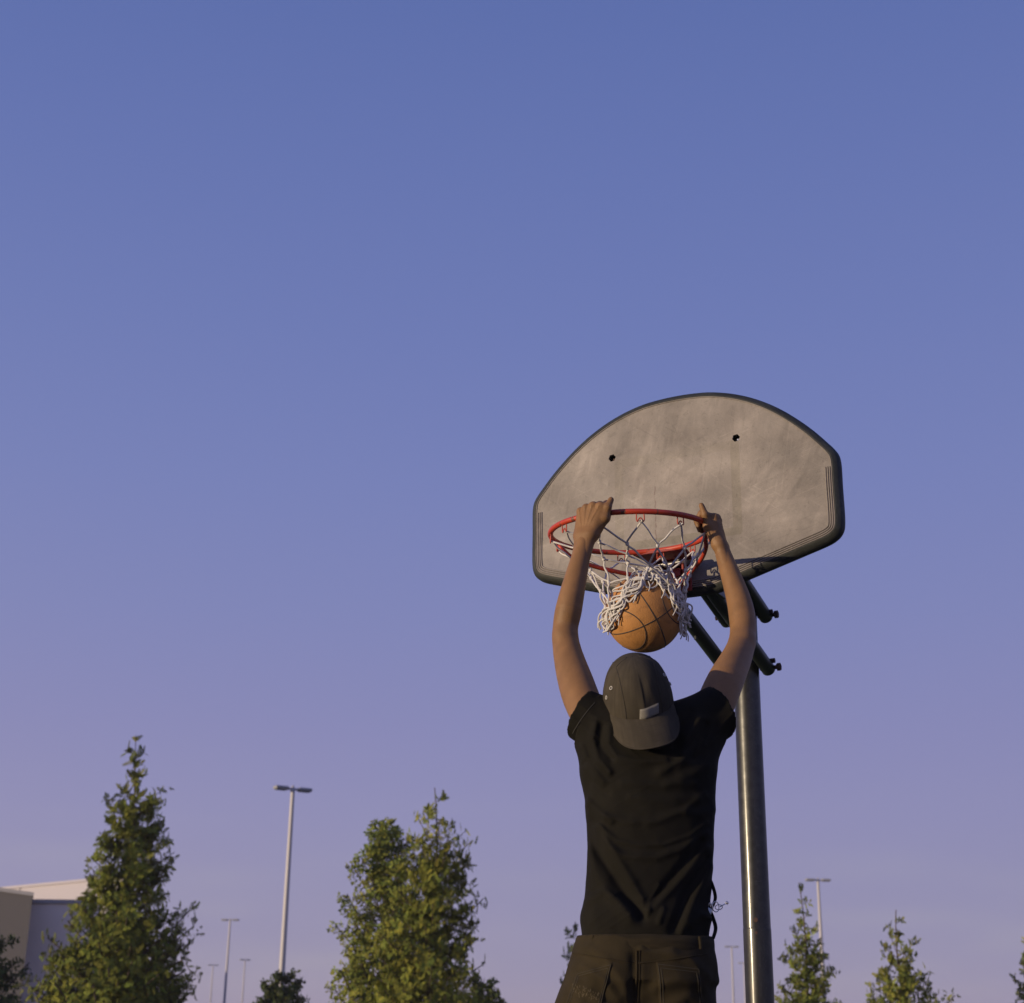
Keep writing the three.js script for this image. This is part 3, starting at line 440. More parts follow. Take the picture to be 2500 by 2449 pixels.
  // the gathered hem itself: slack cords lying along the arch over the ball
  for (let q = 0; q < 13; q++) {
    const pts = [], u0 = -1 + 0.12 * r(), u1 = 1 - 0.12 * r(), l0 = -0.05 + 0.26 * r(), ph = r() * 6, fq = 0.9 + r();
    for (let i = 0; i <= 26; i++) pts.push(hem(u0 + (u1 - u0) * i / 26, l0 + 0.07 * Math.sin(i * fq + ph) + 0.03 * (r() - 0.5), 0.004 + 0.013 * r()));
    part(T, 'hem_cord', tube(pts.map(lp), 0.0025, 150, 7), cordM);
  }
  // loose hem loops below the last knots
  for (let k = 0; k < 12; k++) {
    const a = nd[id(5, k)], b = nd[id(5, k + 1)], l = a.distanceTo(b), dn = 0.02 + 0.012 * r();
    const m = (t, y) => out(a.clone().lerp(b, t).add(V((r() - 0.5) * 0.012, -y, (r() - 0.5) * 0.012)));
    part(T, 'hem_loop', tube([a.clone(), m(0.2, dn), m(0.5, dn * 1.25), m(0.8, dn), b.clone()].map(lp), 0.0027, 26, 6), cordM);
    for (let q = 0; q < 2; q++) { const c = m(0.15 + 0.7 * r(), dn * 0.4), e = out(c.clone().add(V((r() - 0.5) * 0.03, -0.02 - 0.03 * r(), (r() - 0.5) * 0.02))); part(T, 'frayed_end', tube([c, c.clone().lerp(e, 0.5).add(V(0.004, 0, 0.003)), e].map(lp), 0.0017, 10, 5), cordM); }
  }
}

// ---------------------------------------------------------------- the player hanging from the rim
// frame of a hand on the rim: x along the tube towards the thumb, y up, z out of the ring
const handFrame = (deg, thumb) => { const t = deg * Math.PI / 180, o = RA.clone().multiplyScalar(Math.cos(t)).addScaledVector(RB, Math.sin(t)), g = RA.clone().multiplyScalar(-Math.sin(t)).addScaledVector(RB, Math.cos(t)).multiplyScalar(thumb); return { o: ringAt(deg), x: g, y: RN.clone(), z: o }; };
const inFrame = (f, p) => f.o.clone().addScaledVector(f.x, p[0]).addScaledVector(f.y, p[1]).addScaledVector(f.z, p[2]);
// the figure is modelled in its own space; KS and KY bring it to its size and height below the rim
const KS = 0.969, KY = 0.052, M = (p) => [p[0] / KS, (p[1] - KY) / KS, p[2] / KS], W = (p) => [p[0] * KS, p[1] * KS + KY, p[2] * KS];
const sized = (g) => { g.scale(KS, KS, KS); g.translate(0, KY, 0); return g; };
const J = { // joints
  shL: [0.220, 2.436, -3.872], muL: M([0.179, 2.527, -3.84]), elL: M([0.149, 2.696, -3.93]), fbL: M([0.1605, 2.776, -3.924]), wrL: M([0.207, 2.982, -3.955]),
  shR: [0.516, 2.438, -3.872], muR: M([0.557, 2.534, -3.81]), elR: M([0.633, 2.691, -3.95]), fbR: M([0.641, 2.789, -3.995]), wrR: M([0.604, 2.992, -4.07]),
  hipL: [0.268, 1.82, -3.87], hipR: [0.418, 1.82, -3.87], knL: [0.085, 1.43, -3.97], knR: [0.452, 1.40, -4.0], anL: [0.035, 1.06, -3.74], anR: [0.475, 1.02, -3.80],
};
const HL = handFrame(-2, 1), HR = handFrame(96, -1);
// ---- hands: x, y, z in the frame of the hand, radius
function handBones(o) {
  const f = [ // mcp, pip, dip, tip
    [[0.0315, 0.011, 0.026], [0.032, 0.0275, -0.010], [0.030, 0.008, -0.0255], [0.0285, -0.0115, -0.0215], 0.0104],
    [[0.0105, 0.0145, 0.0275], [0.0105, 0.029, -0.013], [0.0095, 0.007, -0.029], [0.009, -0.0155, -0.0235], 0.0104],
    [[-0.0105, 0.0125, 0.026], [-0.011, 0.0275, -0.012], [-0.011, 0.006, -0.0275], [-0.0105, -0.0145, -0.022], 0.0098],
    [[-0.030, 0.007, 0.0225], [-0.031, 0.023, -0.010], [-0.0305, 0.004, -0.0235], [-0.029, -0.0135, -0.0195], 0.0088]];
  const w = o.wrist;
  return { f, w, th: o.thumb };
}
function handSdf(F, o) {
  const sc = o.scale, H = handBones(o), w = H.w, ox = F.o.x, oy = F.o.y, oz = F.o.z, X = F.x, Y = F.y, Z = F.z, fa = o.fore; // fa: forearm point in the frame
  const off = (p, dx, dz = 0) => [p[0] + dx, p[1], p[2] + dz];
  return (wx, wy, wz) => {
    const ax = (wx - ox) / sc, ay = (wy - oy) / sc, az = (wz - oz) / sc, x = ax * X.x + ay * X.y + az * X.z, y = ax * Y.x + ay * Y.y + az * Y.z, z = ax * Z.x + ay * Z.y + az * Z.z;
    let palm = 1;
    H.f.forEach((f, i) => { const c = [w[0] + (1.5 - i) * 0.0125, w[1] + 0.010, w[2] - 0.001 * i]; palm = smin(palm, cap(x, y, z, c, f[0], 0.0145, f[4] + 0.0008), 0.013); });
    palm = smin(palm, cap(x, y, z, off(w, 0.012), off(fa, 0.009), 0.0168, 0.0172), 0.02);
    palm = smin(palm, cap(x, y, z, off(w, -0.012), off(fa, -0.009), 0.0166, 0.0172), 0.02);
    palm = smin(palm, cap(x, y, z, [w[0] - 0.016, w[1] + 0.012, w[2] - 0.008], [-0.024, -0.010, 0.012], 0.013, 0.013), 0.016); // heel of the hand
    const t = H.th; // thumb: base, mcp, ip, tip
    let thumb = cap(x, y, z, t[0], t[1], 0.0165, 0.0125);
    thumb = smin(thumb, cap(x, y, z, t[1], t[2], 0.0112, 0.0102), 0.006); thumb = smin(thumb, cap(x, y, z, t[2], t[3], 0.0102, 0.0078), 0.005);
    let d = smin(palm, thumb, 0.014);
    d = smin(d, cap(x, y, z, t[1], [H.f[0][0][0], H.f[0][0][1] - 0.02, H.f[0][0][2] - 0.008], 0.007, 0.008), 0.016); // web of the thumb
    let fing = 1;
    for (const f of H.f) {
      let q = cap(x, y, z, f[0], f[1], f[4], f[4] * 0.94); q = smin(q, cap(x, y, z, f[1], f[2], f[4] * 0.95, f[4] * 0.82), 0.004); q = smin(q, cap(x, y, z, f[2], f[3], f[4] * 0.84, f[4] * 0.68), 0.004);
      q = smin(q, Math.hypot(x - f[0][0], y - f[0][1] - 0.002, z - f[0][2] - 0.002) - f[4] * 1.02, 0.006);
      fing = Math.min(fing, q);
    }
    d = smin(d, fing, 0.0045);
    // tendons and knuckle hollows on the back of the hand
    if (z > w[2] * 0.3 && y > w[1]) for (const f of H.f) { const k = (y - w[1]) / (f[0][1] - w[1]), cx = w[0] + (f[0][0] - w[0]) * k; d -= 0.0013 * Math.exp(-Math.pow((x - cx) / 0.0035, 2)) * smooth(0.15, 0.6, k) * (1 - smooth(0.95, 1.1, k)); }
    return d * sc;
  };
}
const toFrame = (F, p, s) => { const d = V(...p).sub(F.o).divideScalar(s); return [d.dot(F.x), d.dot(F.y), d.dot(F.z)]; };
const SL = 1.06, SRt = 1.0, wl = toFrame(HL, W(J.wrL), SL), wr = toFrame(HR, W(J.wrR), SRt);
const foreOf = (F, w, e, s) => { const E = toFrame(F, e, s), d = [E[0] - w[0], E[1] - w[1], E[2] - w[2]], l = Math.hypot(...d); return d.map((v, i) => w[i] + v / l * 0.06); };
const sdfHL = handSdf(HL, { wrist: wl, fore: foreOf(HL, wl, W(J.fbL), SL), scale: SL, thumb: [[wl[0] + 0.018, wl[1] + 0.012, wl[2] - 0.012], [0.0405, -0.020, 0.020], [0.0500, 0.008, 0.022], [0.0570, 0.029, 0.015]] });
const sdfHR = handSdf(HR, { wrist: wr, fore: foreOf(HR, wr, W(J.fbR), SRt), scale: SRt, thumb: [[wr[0] + 0.016, wr[1] + 0.014, wr[2] - 0.010], [0.0445, -0.016, 0.010], [0.0545, 0.016, 0.006], [0.0605, 0.043, -0.002]] });
// ---- cap and head frame (head tipped back, rolled a little)
const roll = 0.19, tip = 0.64;
const eU = V(0, Math.cos(tip), Math.sin(tip)).applyAxisAngle(V(0, 0, 1), roll), eB = V(0, -Math.sin(tip), Math.cos(tip)).applyAxisAngle(V(0, 0, 1), roll), eR = eB.clone().cross(eU).negate();
if (eR.x < 0) eR.negate();
const HC = V(0.338, 2.484, -3.842);
const C = (r, b, u) => HC.clone().addScaledVector(eR, r).addScaledVector(eB, b).addScaledVector(eU, u);
const headSdf = (wx, wy, wz) => {
  const ax = wx - HC.x, ay = wy - HC.y, az = wz - HC.z, x = ax * eR.x + ay * eR.y + az * eR.z, b = ax * eB.x + ay * eB.y + az * eB.z, u = ax * eU.x + ay * eU.y + az * eU.z;
  const ell = (cx, cb, cu, rx, rb, ru) => { const p = (x - cx) / rx, q = (b - cb) / rb, s = (u - cu) / ru, l = Math.hypot(p, q, s); return (l - 1) * l / Math.max(1e-6, Math.hypot(p / rx, q / rb, s / ru)); };
  let d = ell(0, 0.004, 0.018, 0.074, 0.092, 0.088);
  d = smin(d, ell(0, -0.036, -0.058, 0.058, 0.058, 0.068), 0.035);                                        // face and jaw
  d = smin(d, cap(x, b, u, [0, -0.072, -0.112], [0, -0.082, -0.104], 0.018, 0.016), 0.03);                // chin
  d = smin(d, cap(x, b, u, [0, -0.090, -0.012], [0, -0.108, -0.050], 0.008, 0.0125), 0.014);              // nose
  d = smin(d, cap(x, b, u, [-0.010, -0.101, -0.052], [0.010, -0.101, -0.052], 0.009, 0.009), 0.008);
  d = smin(d, cap(x, b, u, [-0.036, -0.084, 0.004], [0.036, -0.084, 0.004], 0.009, 0.009), 0.014);        // brow
  d = smin(d, cap(x, b, u, [-0.018, -0.092, -0.077], [0.018, -0.092, -0.077], 0.007, 0.007), 0.008);      // lips
  d = smin(d, cap(x, b, u, [-0.015, -0.090, -0.088], [0.015, -0.090, -0.088], 0.0075, 0.0075), 0.008);
  for (const s of [-1, 1]) {
    d = -smin(-d, Math.hypot(x - s * 0.031, b + 0.101, u + 0.014) - 0.016, 0.012);                         // eye sockets
    d = smin(d, Math.hypot(x - s * 0.031, b + 0.081, u + 0.014) - 0.0125, 0.003);                          // eyes
    let ear = ell(s * 0.079, 0.012, -0.03, 0.008, 0.018, 0.031); ear = -smin(-ear, ell(s * 0.088, 0.008, -0.026, 0.006, 0.010, 0.019), 0.004); d = smin(d, ear, 0.008);
  }
  d = smin(d, cap(wx, wy, wz, [0.352, 2.40, -3.885], C(0, 0.02, -0.05).toArray(), 0.062, 0.056), 0.035);  // neck
  return d;
};
// ---- body under the clothes: sections of the trunk [y, centre x, half width, half depth, centre z]
const SEC = [[1.72, 0.345, 0.13, 0.10, -3.87], [1.80, 0.345, 0.165, 0.112, -3.87], [1.87, 0.346, 0.157, 0.108, -3.87], [1.908, 0.347, 0.155, 0.105, -3.87], [1.955, 0.349, 0.1545, 0.103, -3.872], [2.03, 0.358, 0.1565, 0.100, -3.877], [2.135, 0.3655, 0.159, 0.103, -3.882], [2.243, 0.3665, 0.1655, 0.110, -3.885], [2.324, 0.3645, 0.178, 0.116, -3.884], [2.39, 0.364, 0.182, 0.112, -3.899], [2.44, 0.364, 0.168, 0.096, -3.910], [2.49, 0.362, 0.115, 0.074, -3.900], [2.52, 0.358, 0.075, 0.060, -3.902]];
function trunk(x, y, z, shrink, y0, y1, pw = 2.35) {
  const yy = Math.min(y1, Math.max(y0, y)); let k = 0; while (k < SEC.length - 2 && SEC[k + 1][0] < yy) k++;
  const a = SEC[k], b = SEC[k + 1], t = Math.min(1, Math.max(0, (yy - a[0]) / (b[0] - a[0]))), s = t * t * (3 - 2 * t) * 0.5 + t * 0.5;
  const cx = a[1] + (b[1] - a[1]) * s, A = a[2] + (b[2] - a[2]) * s - shrink, D = a[3] + (b[3] - a[3]) * s - shrink, cz = a[4] + (b[4] - a[4]) * s;
  const u = Math.abs(x - cx) / A, w = Math.abs(z - cz) / D, l = Math.pow(Math.pow(u, pw) + Math.pow(w, pw), 1 / pw) + 1e-9;
  const gu = Math.pow(u / l, pw - 1) / A, gw = Math.pow(w / l, pw - 1) / D, d = (l - 1) / Math.max(1e-6, Math.hypot(gu, gw));
  const dy = Math.max(y - y1, y0 - y); return dy > 0 ? (d > 0 ? Math.hypot(d, dy) : Math.max(d, dy)) : Math.max(d, Math.max(dy, -0.2));
}
// arms: a smooth line through the joints, so that nothing kinks at the elbow
const armChain = (names, rad) => { const P = names.map((n) => V(...J[n])), N2 = 22, c = new THREE.CatmullRomCurve3(P, false, 'centripetal'), rc = new THREE.CatmullRomCurve3(rad.map((v, i) => V(i, v, 0)), false, 'catmullrom'), out = []; for (let i = 0; i < N2; i++) { const a = c.getPoint(i / N2).toArray(), b = c.getPoint((i + 1) / N2).toArray(); out.push([a, b, rc.getPoint(i / N2).y, rc.getPoint((i + 1) / N2).y]); } return out; };
const arms = [armChain(['shL', 'muL', 'elL', 'fbL', 'wrL'], [0.046, 0.0495, 0.0362, 0.0372, 0.0225]), armChain(['shR', 'muR', 'elR', 'fbR', 'wrR'], [0.050, 0.0500, 0.0372, 0.0372, 0.0225])];
const legs = [['hipL', 'knL', 0.078, 0.056], ['hipR', 'knR', 0.078, 0.056], ['knL', 'anL', 0.054, 0.036], ['knR', 'anR', 0.054, 0.036]];
const MHL = M(HL.o.toArray()), MHR = M(HR.o.toArray());
const bodySdf = (x, y, z) => {
  let d = 1;
  if (y > 2.3) { for (const ch of arms) { let q = 1; for (const [a, b, ra, rb] of ch) q = Math.min(q, cap(x, y, z, a, b, ra, rb)); d = smin(d, q, 0.02); }
    for (const e of [J.elL, J.elR]) d = smin(d, Math.hypot(x - e[0] - (e[0] > 0.4 ? 0.005 : -0.003), y - e[1] + 0.004, z - e[2] - 0.014) - 0.017, 0.03); }  // point of the elbow
  if (y < 2.0) for (const [a, b, ra, rb] of legs) d = smin(d, cap(x, y, z, J[a], J[b], ra, rb), 0.03);
  if (y > 1.6) d = smin(d, trunk(x, y, z, 0.022, 1.80, 2.46), 0.045);
  if (y > 2.35) d = smin(d, cap(x, y, z, [0.352, 2.40, -3.885], [0.345, 2.50, -3.90], 0.058, 0.05), 0.04);
  if (y > 2.4) { const cut = Math.min(Math.hypot(x - MHL[0], y - MHL[1], z - MHL[2]), Math.hypot(x - MHR[0], y - MHR[1], z - MHR[2])); if (cut < 0.05) d = Math.max(d, 0.01); }
  return d;
};
const skinTex = tex(512, 512, (u, v) => { const n = fbm(u * 16, v * 16, 3, 5), m = noise(u * 170, v * 170, 2); const k = 0.90 + 0.18 * n + 0.03 * m; return [134 * k, 99 * k, 64 * k]; }); skinTex.repeat.set(2.5, 2.5);
const skinBump = tex(512, 512, (u, v) => { const n = noise(u * 200, v * 200, 1), m = fbm(u * 60, v * 60, 4, 3); const c = 255 * (0.5 * n + 0.5 * m); return [c, c, c]; }, false); skinBump.repeat.set(6, 6);
const skinM = new THREE.MeshPhysicalMaterial({ map: skinTex, bumpMap: skinBump, bumpScale: 0.0006, roughness: 0.52, specularIntensity: 0.7 });
const OX = 0.34, OZ = -3.75;
const person = thing('person', 'person in black t-shirt, dark trousers and backward grey cap hanging from the rim', 'person', [OX, 0.93, OZ]);
const pp = (name, g, m, parent = person, label) => { const gs = (Array.isArray(g) ? g : [g]).map((q) => { const c = q.index ? q.toNonIndexed() : q.clone(); if (!q.userData.placed) sized(c); if (!c.attributes.uv) c.setAttribute('uv', new THREE.Float32BufferAttribute(new Float32Array(c.attributes.position.count * 2), 2)); c.translate(-OX, -0.93, -OZ); for (const k of Object.keys(c.attributes)) if (!['position', 'normal', 'uv'].includes(k)) c.deleteAttribute(k); return c; }); return part(parent, name, gs.length > 1 ? mergeGeometries(gs) : gs[0], m, label); };
{
  const placed = (g) => { g.userData.placed = true; return g; };
  const bx = (f, r) => [[f.o.x - r, f.o.y - r - 0.03, f.o.z - r], [f.o.x + r, f.o.y + r - 0.03, f.o.z + r]];
  const [l0, l1] = bx(HL, 0.135), [r0, r1] = bx(HR, 0.125);
  pp('body', [nets(bodySdf, [-0.06, 0.98, -4.26], [0.74, 3.10, -3.66], 0.0085), nets(headSdf, [HC.x - 0.14, HC.y - 0.18, HC.z - 0.19], [HC.x + 0.14, HC.y + 0.17, HC.z + 0.17], 0.0042), placed(nets(sdfHL, l0, l1, 0.0030)), placed(nets(sdfHR, r0, r1, 0.0030))], skinM);
}
// ---- clothes
const seg2 = (x, y, l) => { let m = 9; for (let i = 0; i < l.length - 1; i++) { const [ax, ay] = l[i], [bx, by] = l[i + 1], dx = bx - ax, dy = by - ay, t = Math.min(1, Math.max(0, ((x - ax) * dx + (y - ay) * dy) / (dx * dx + dy * dy))); const h = Math.hypot(x - ax - dx * t, y - ay - dy * t); if (h < m) m = h; } return m; };
// creases: polyline on the back, half width, height
const FOLDS = [
  [[[0.198, 2.225], [0.222, 2.158], [0.252, 2.111], [0.296, 2.092], [0.368, 2.089], [0.437, 2.113], [0.503, 2.154]], 0.010, 0.0065],
  [[[0.246, 2.192], [0.301, 2.176], [0.370, 2.176], [0.439, 2.204], [0.50, 2.25]], 0.010, 0.0055],
  [[[0.228, 2.172], [0.273, 2.131], [0.321, 2.118], [0.385, 2.120], [0.454, 2.144], [0.503, 2.180]], 0.006, 0.0035],
  [[[0.208, 2.175], [0.242, 2.088], [0.292, 2.006], [0.331, 1.951]], 0.015, -0.014],
  [[[0.232, 2.165], [0.268, 2.095], [0.315, 2.015], [0.345, 1.965]], 0.012, 0.008],
  [[[0.200, 2.120], [0.220, 2.05], [0.262, 1.985], [0.30, 1.94]], 0.014, 0.007],
  [[[0.345, 1.975], [0.400, 2.033], [0.453, 2.090], [0.485, 2.135]], 0.011, -0.010],
  [[[0.365, 1.975], [0.418, 2.026], [0.470, 2.078], [0.503, 2.12]], 0.011, 0.007],
  [[[0.408, 1.920], [0.446, 2.004], [0.497, 2.095]], 0.013, -0.011],
  [[[0.428, 1.915], [0.466, 1.995], [0.515, 2.075]], 0.010, 0.006],
  [[[0.342, 1.95], [0.352, 1.985], [0.376, 2.02]], 0.007, 0.006],
  [[[0.199, 1.985], [0.238, 2.008], [0.275, 1.985], [0.30, 1.955]], 0.011, 0.006],
  [[[0.372, 1.935], [0.383, 1.965]], 0.008, 0.005], [[[0.45, 1.93], [0.478, 1.955], [0.505, 1.95]], 0.009, 0.006],
  [[[0.222, 2.430], [0.213, 2.388], [0.228, 2.335], [0.255, 2.30]], 0.010, 0.008], [[[0.242, 2.42], [0.236, 2.375], [0.262, 2.335]], 0.009, -0.007],
  [[[0.255, 2.415], [0.252, 2.37], [0.274, 2.338], [0.335, 2.325], [0.396, 2.330]], 0.010, 0.006],
  [[[0.491, 2.445], [0.462, 2.397], [0.440, 2.350]], 0.011, 0.009], [[[0.470, 2.46], [0.44, 2.405], [0.425, 2.37]], 0.009, -0.006], [[[0.510, 2.43], [0.492, 2.38], [0.47, 2.34]], 0.009, -0.007],
  [[[0.385, 2.300], [0.442, 2.333], [0.498, 2.378]], 0.012, 0.006], [[[0.40, 2.27], [0.45, 2.29], [0.51, 2.32]], 0.012, 0.004],
  [[[0.188, 2.373], [0.203, 2.322], [0.238, 2.277]], 0.010, 0.007], [[[0.196, 2.33], [0.214, 2.285], [0.25, 2.25]], 0.009, -0.005],
  [[[0.290, 2.272], [0.379, 2.266], [0.471, 2.274]], 0.011, 0.0045], [[[0.31, 2.235], [0.39, 2.228], [0.48, 2.24]], 0.012, 0.004],
  [[[0.200, 2.240], [0.227, 2.207], [0.258, 2.178]], 0.009, 0.006], [[[0.53, 2.22], [0.49, 2.20], [0.45, 2.20]], 0.011, 0.005],
  [[[0.325, 2.43], [0.36, 2.405], [0.40, 2.425]], 0.010, 0.004],
];
const foldAt = (x, y) => { let s = 0; for (const [l, w, h] of FOLDS) { const d = seg2(x, y, l) / w; if (d < 3) s += h * Math.exp(-d * d); } return s; };
const clothNoise = (x, y, z) => 0.005 * (noise(x * 19, y * 13, z * 19) - 0.5) + 0.0022 * (noise(x * 48 + 3, y * 30, z * 48) - 0.5);
const SLV = [{ a: [0.285, 2.415, -3.878], b: [0.184, 2.472, -3.890], ra: 0.080, rb: 0.068, p: [0.193, 2.474, -3.89], n: V(-0.82, 0.50, -0.26).normalize(), arm: ['shL', 'muL'] }, { a: [0.45, 2.42, -3.878], b: [0.562, 2.484, -3.892], ra: 0.080, rb: 0.070, p: [0.5485, 2.494, -3.89], n: V(0.85, 0.44, -0.26).normalize(), arm: ['shR', 'muR'] }];
const shirtSdf = (x, y, z) => {
  const back = smooth(-3.90, -3.82, z);
  let d = trunk(x, y, z, -0.002, 1.862, 2.478);
  const nv = clothNoise(x, y, z);
  if (y > 2.28) for (const s of SLV) {
    let q = cap(x, y, z, s.a, s.b, s.ra, s.rb); const h = (x - s.p[0]) * s.n.x + (y - s.p[1]) * s.n.y + (z - s.p[2]) * s.n.z + 0.006 * (noise(x * 30, y * 30, z * 30) - 0.5);
    q = Math.max(q, h - 0.0); d = smin(d, q, h > -0.03 ? 0.012 : 0.05);
  }
  d = smin(d, cap(x, y, z, [0.352, 2.44, -3.885], [0.35, 2.492, -3.892], 0.078, 0.062), 0.03);
  // gathered cloth above the waistband
  d -= 0.006 * Math.exp(-Math.pow((y - 1.948) / 0.028, 2)) * (0.6 + 0.8 * noise(x * 26, 3, z * 26)) - nv;
  d -= back * foldAt(x, y);
  // fine pulled creases, running in from the armpits and across the small of the back
  { const s = x < 0.365 ? 1 : -1, w1 = smooth(2.28, 2.36, y), q = x * s * 30 + y * 34, n1 = 1 - Math.abs(2 * noise(q, (y - x * s * 0.6) * 6, 3) - 1), n2 = 1 - Math.abs(2 * noise(x * 7, y * 42 + Math.abs(x - 0.365) * 26, 9) - 1); d -= back * (0.0022 * Math.pow(n1, 4) * w1 + 0.0009 * Math.pow(n2, 4) * (1 - w1)); }
  if (y > 2.30 && z < -3.86) d = Math.max(d, -(headSdf(x, y, z) - 0.014));   // the neckline opens below the chin
  return d;
};
const weave = tex(256, 256, (u, v) => { const a = Math.sin(u * 64 * Math.PI * 2), b = Math.sin(v * 64 * Math.PI * 2); const c = 128 + 46 * a * b + 60 * (noise(u * 64, v * 64, 2) - 0.5); return [c, c, c]; }, false); weave.repeat.set(16, 16);
const shirtTex = tex(512, 512, (u, v) => { const n = fbm(u * 10, v * 10, 6, 5), l = noise(u * 230, v * 230, 3); const k = 0.85 + 0.3 * n + (l > 0.93 ? 0.12 : 0); return [28 * k, 26 * k, 21 * k]; }); shirtTex.repeat.set(2, 2);
const shirtM = new THREE.MeshPhysicalMaterial({ map: shirtTex, bumpMap: weave, bumpScale: 0.0005, roughness: 0.86, sheen: 0.12, sheenRoughness: 0.7, sheenColor: rgb(0.25, 0.21, 0.16), specularIntensity: 0.25 });
const shirt = pp('t_shirt', nets(shirtSdf, [0.10, 1.84, -4.03], [0.64, 2.60, -3.72], 0.0052), shirtM);
// hem stitching of the left sleeve
const ontoZ = (sdf, x, y, z0 = -3.6, lift = 0) => { let z = z0; for (let i = 0; i < 90; i++) { const d = sdf(x, y, z) - lift; if (d < 0.0003) break; z -= Math.max(0.0004, d * 0.6); if (z < -4.1) break; } return V(x, y, z); };
const along = (l, n) => { const c = new THREE.CatmullRomCurve3(l.map(([x, y]) => V(x, y, 0)), false, 'centripetal'); return c.getSpacedPoints(n); };
pp('sleeve_seam', tube(along([[0.1655, 2.412], [0.192, 2.450], [0.222, 2.487]], 14).map((p) => ontoZ(shirtSdf, p.x, p.y, -3.7, 0.0006)), 0.0011, 30, 5), std([0.05, 0.047, 0.042], 0.9), shirt);

// trousers
const TW = 0.012;
const PF = [[[[0.20, 1.872], [0.24, 1.845], [0.275, 1.80], [0.30, 1.745], [0.31, 1.69]], 0.013, 0.006], [[[0.18, 1.83], [0.23, 1.80], [0.27, 1.755]], 0.013, 0.007], [[[0.165, 1.79], [0.20, 1.77], [0.24, 1.735], [0.26, 1.70]], 0.012, 0.007], [[[0.31, 1.87], [0.345, 1.862], [0.40, 1.86], [0.45, 1.845], [0.49, 1.81]], 0.013, 0.006], [[[0.36, 1.78], [0.42, 1.80], [0.47, 1.795], [0.49, 1.76]], 0.014, 0.006], [[[0.39, 1.735], [0.44, 1.76], [0.49, 1.74]], 0.013, 0.006], [[[0.145, 1.76], [0.18, 1.745], [0.21, 1.71]], 0.012, 0.006], [[[0.308, 1.88], [0.308, 1.80], [0.306, 1.70]], 0.012, -0.007]];
const trouserSdf = (x, y, z) => {
  let d = trunk(x, y, z, -TW, 1.80, 1.9045, 2.2);
  d = smin(d, cap(x, y, z, [0.288, 1.835, -3.87], J.knL, 0.122, 0.088), 0.03); d = smin(d, cap(x, y, z, [0.402, 1.825, -3.87], J.knR, 0.118, 0.088), 0.03);
  if (y > 1.72) d = Math.max(d, y - 1.9045);
  d = smin(d, cap(x, y, z, J.knL, [J.anL[0], J.anL[1] + 0.05, J.anL[2]], 0.084, 0.066), 0.03); d = smin(d, cap(x, y, z, J.knR, [J.anR[0], J.anR[1] + 0.05, J.anR[2]], 0.084, 0.066), 0.03);
  const back = smooth(-3.90, -3.82, z);
  if (y > 1.6) for (const [l, w, h] of PF) { const q = seg2(x, y, l) / w; if (q < 3) d -= back * h * Math.exp(-q * q); }
  d -= 0.009 * (noise(x * 14, y * 14, z * 14) - 0.5) + 0.003 * (noise(x * 40, y * 40, z * 40) - 0.5);
  if (y > 1.80) d = Math.max(d, y - 1.9045);
  // hollow at the waist
  if (y > 1.85) d = Math.max(d, -(trunk(x, y, z, -TW + 0.007, 1.84, 2.2, 2.2)));
  return d;
};
const twill = tex(256, 256, (u, v) => { const a = Math.sin((u * 60 + v * 60) * Math.PI * 2); const c = 128 + 55 * a + 70 * (noise(u * 90, v * 90, 5) - 0.5); return [c, c, c]; }, false); twill.repeat.set(12, 12);
const trouserTex = tex(1024, 512, (u, v) => { const n = fbm(u * 12, v * 12, 2, 5), m = noise(u * 300, v * 300, 7); const k = 0.82 + 0.36 * n + 0.08 * (m - 0.5); return [52 * k, 45 * k, 31 * k]; }); trouserTex.repeat.set(2, 2);
const trouserM = new THREE.MeshPhysicalMaterial({ map: trouserTex, bumpMap: twill, bumpScale: 0.0006, roughness: 0.9, specularIntensity: 0.3, sheen: 0.15, sheenColor: rgb(0.3, 0.26, 0.2) });
const trousers = pp('trousers', nets(trouserSdf, [-0.10, 1.04, -4.12], [0.62, 1.925, -3.60], 0.0075), trouserM);
const thread = std([0.05, 0.043, 0.03], 0.9);
const seamAt = (l, r, lift, n = 30) => tube(along(l, n).map((p) => ontoZ(trouserSdf, p.x, p.y, -3.6, lift)), r, n * 2, 5);
pp('seam', [seamAt([[0.3145, 1.866], [0.3135, 1.80], [0.31, 1.70]], 0.0032, 0.001), seamAt([[0.321, 1.866], [0.320, 1.80], [0.317, 1.70]], 0.0013, 0.001)], trouserM, trousers);
pp('yoke_seam', [seamAt([[0.165, 1.862], [0.23, 1.848], [0.311, 1.836]], 0.0016, 0.0008), seamAt([[0.316, 1.836], [0.40, 1.846], [0.49, 1.862]], 0.0016, 0.0008)], trouserM, trousers);
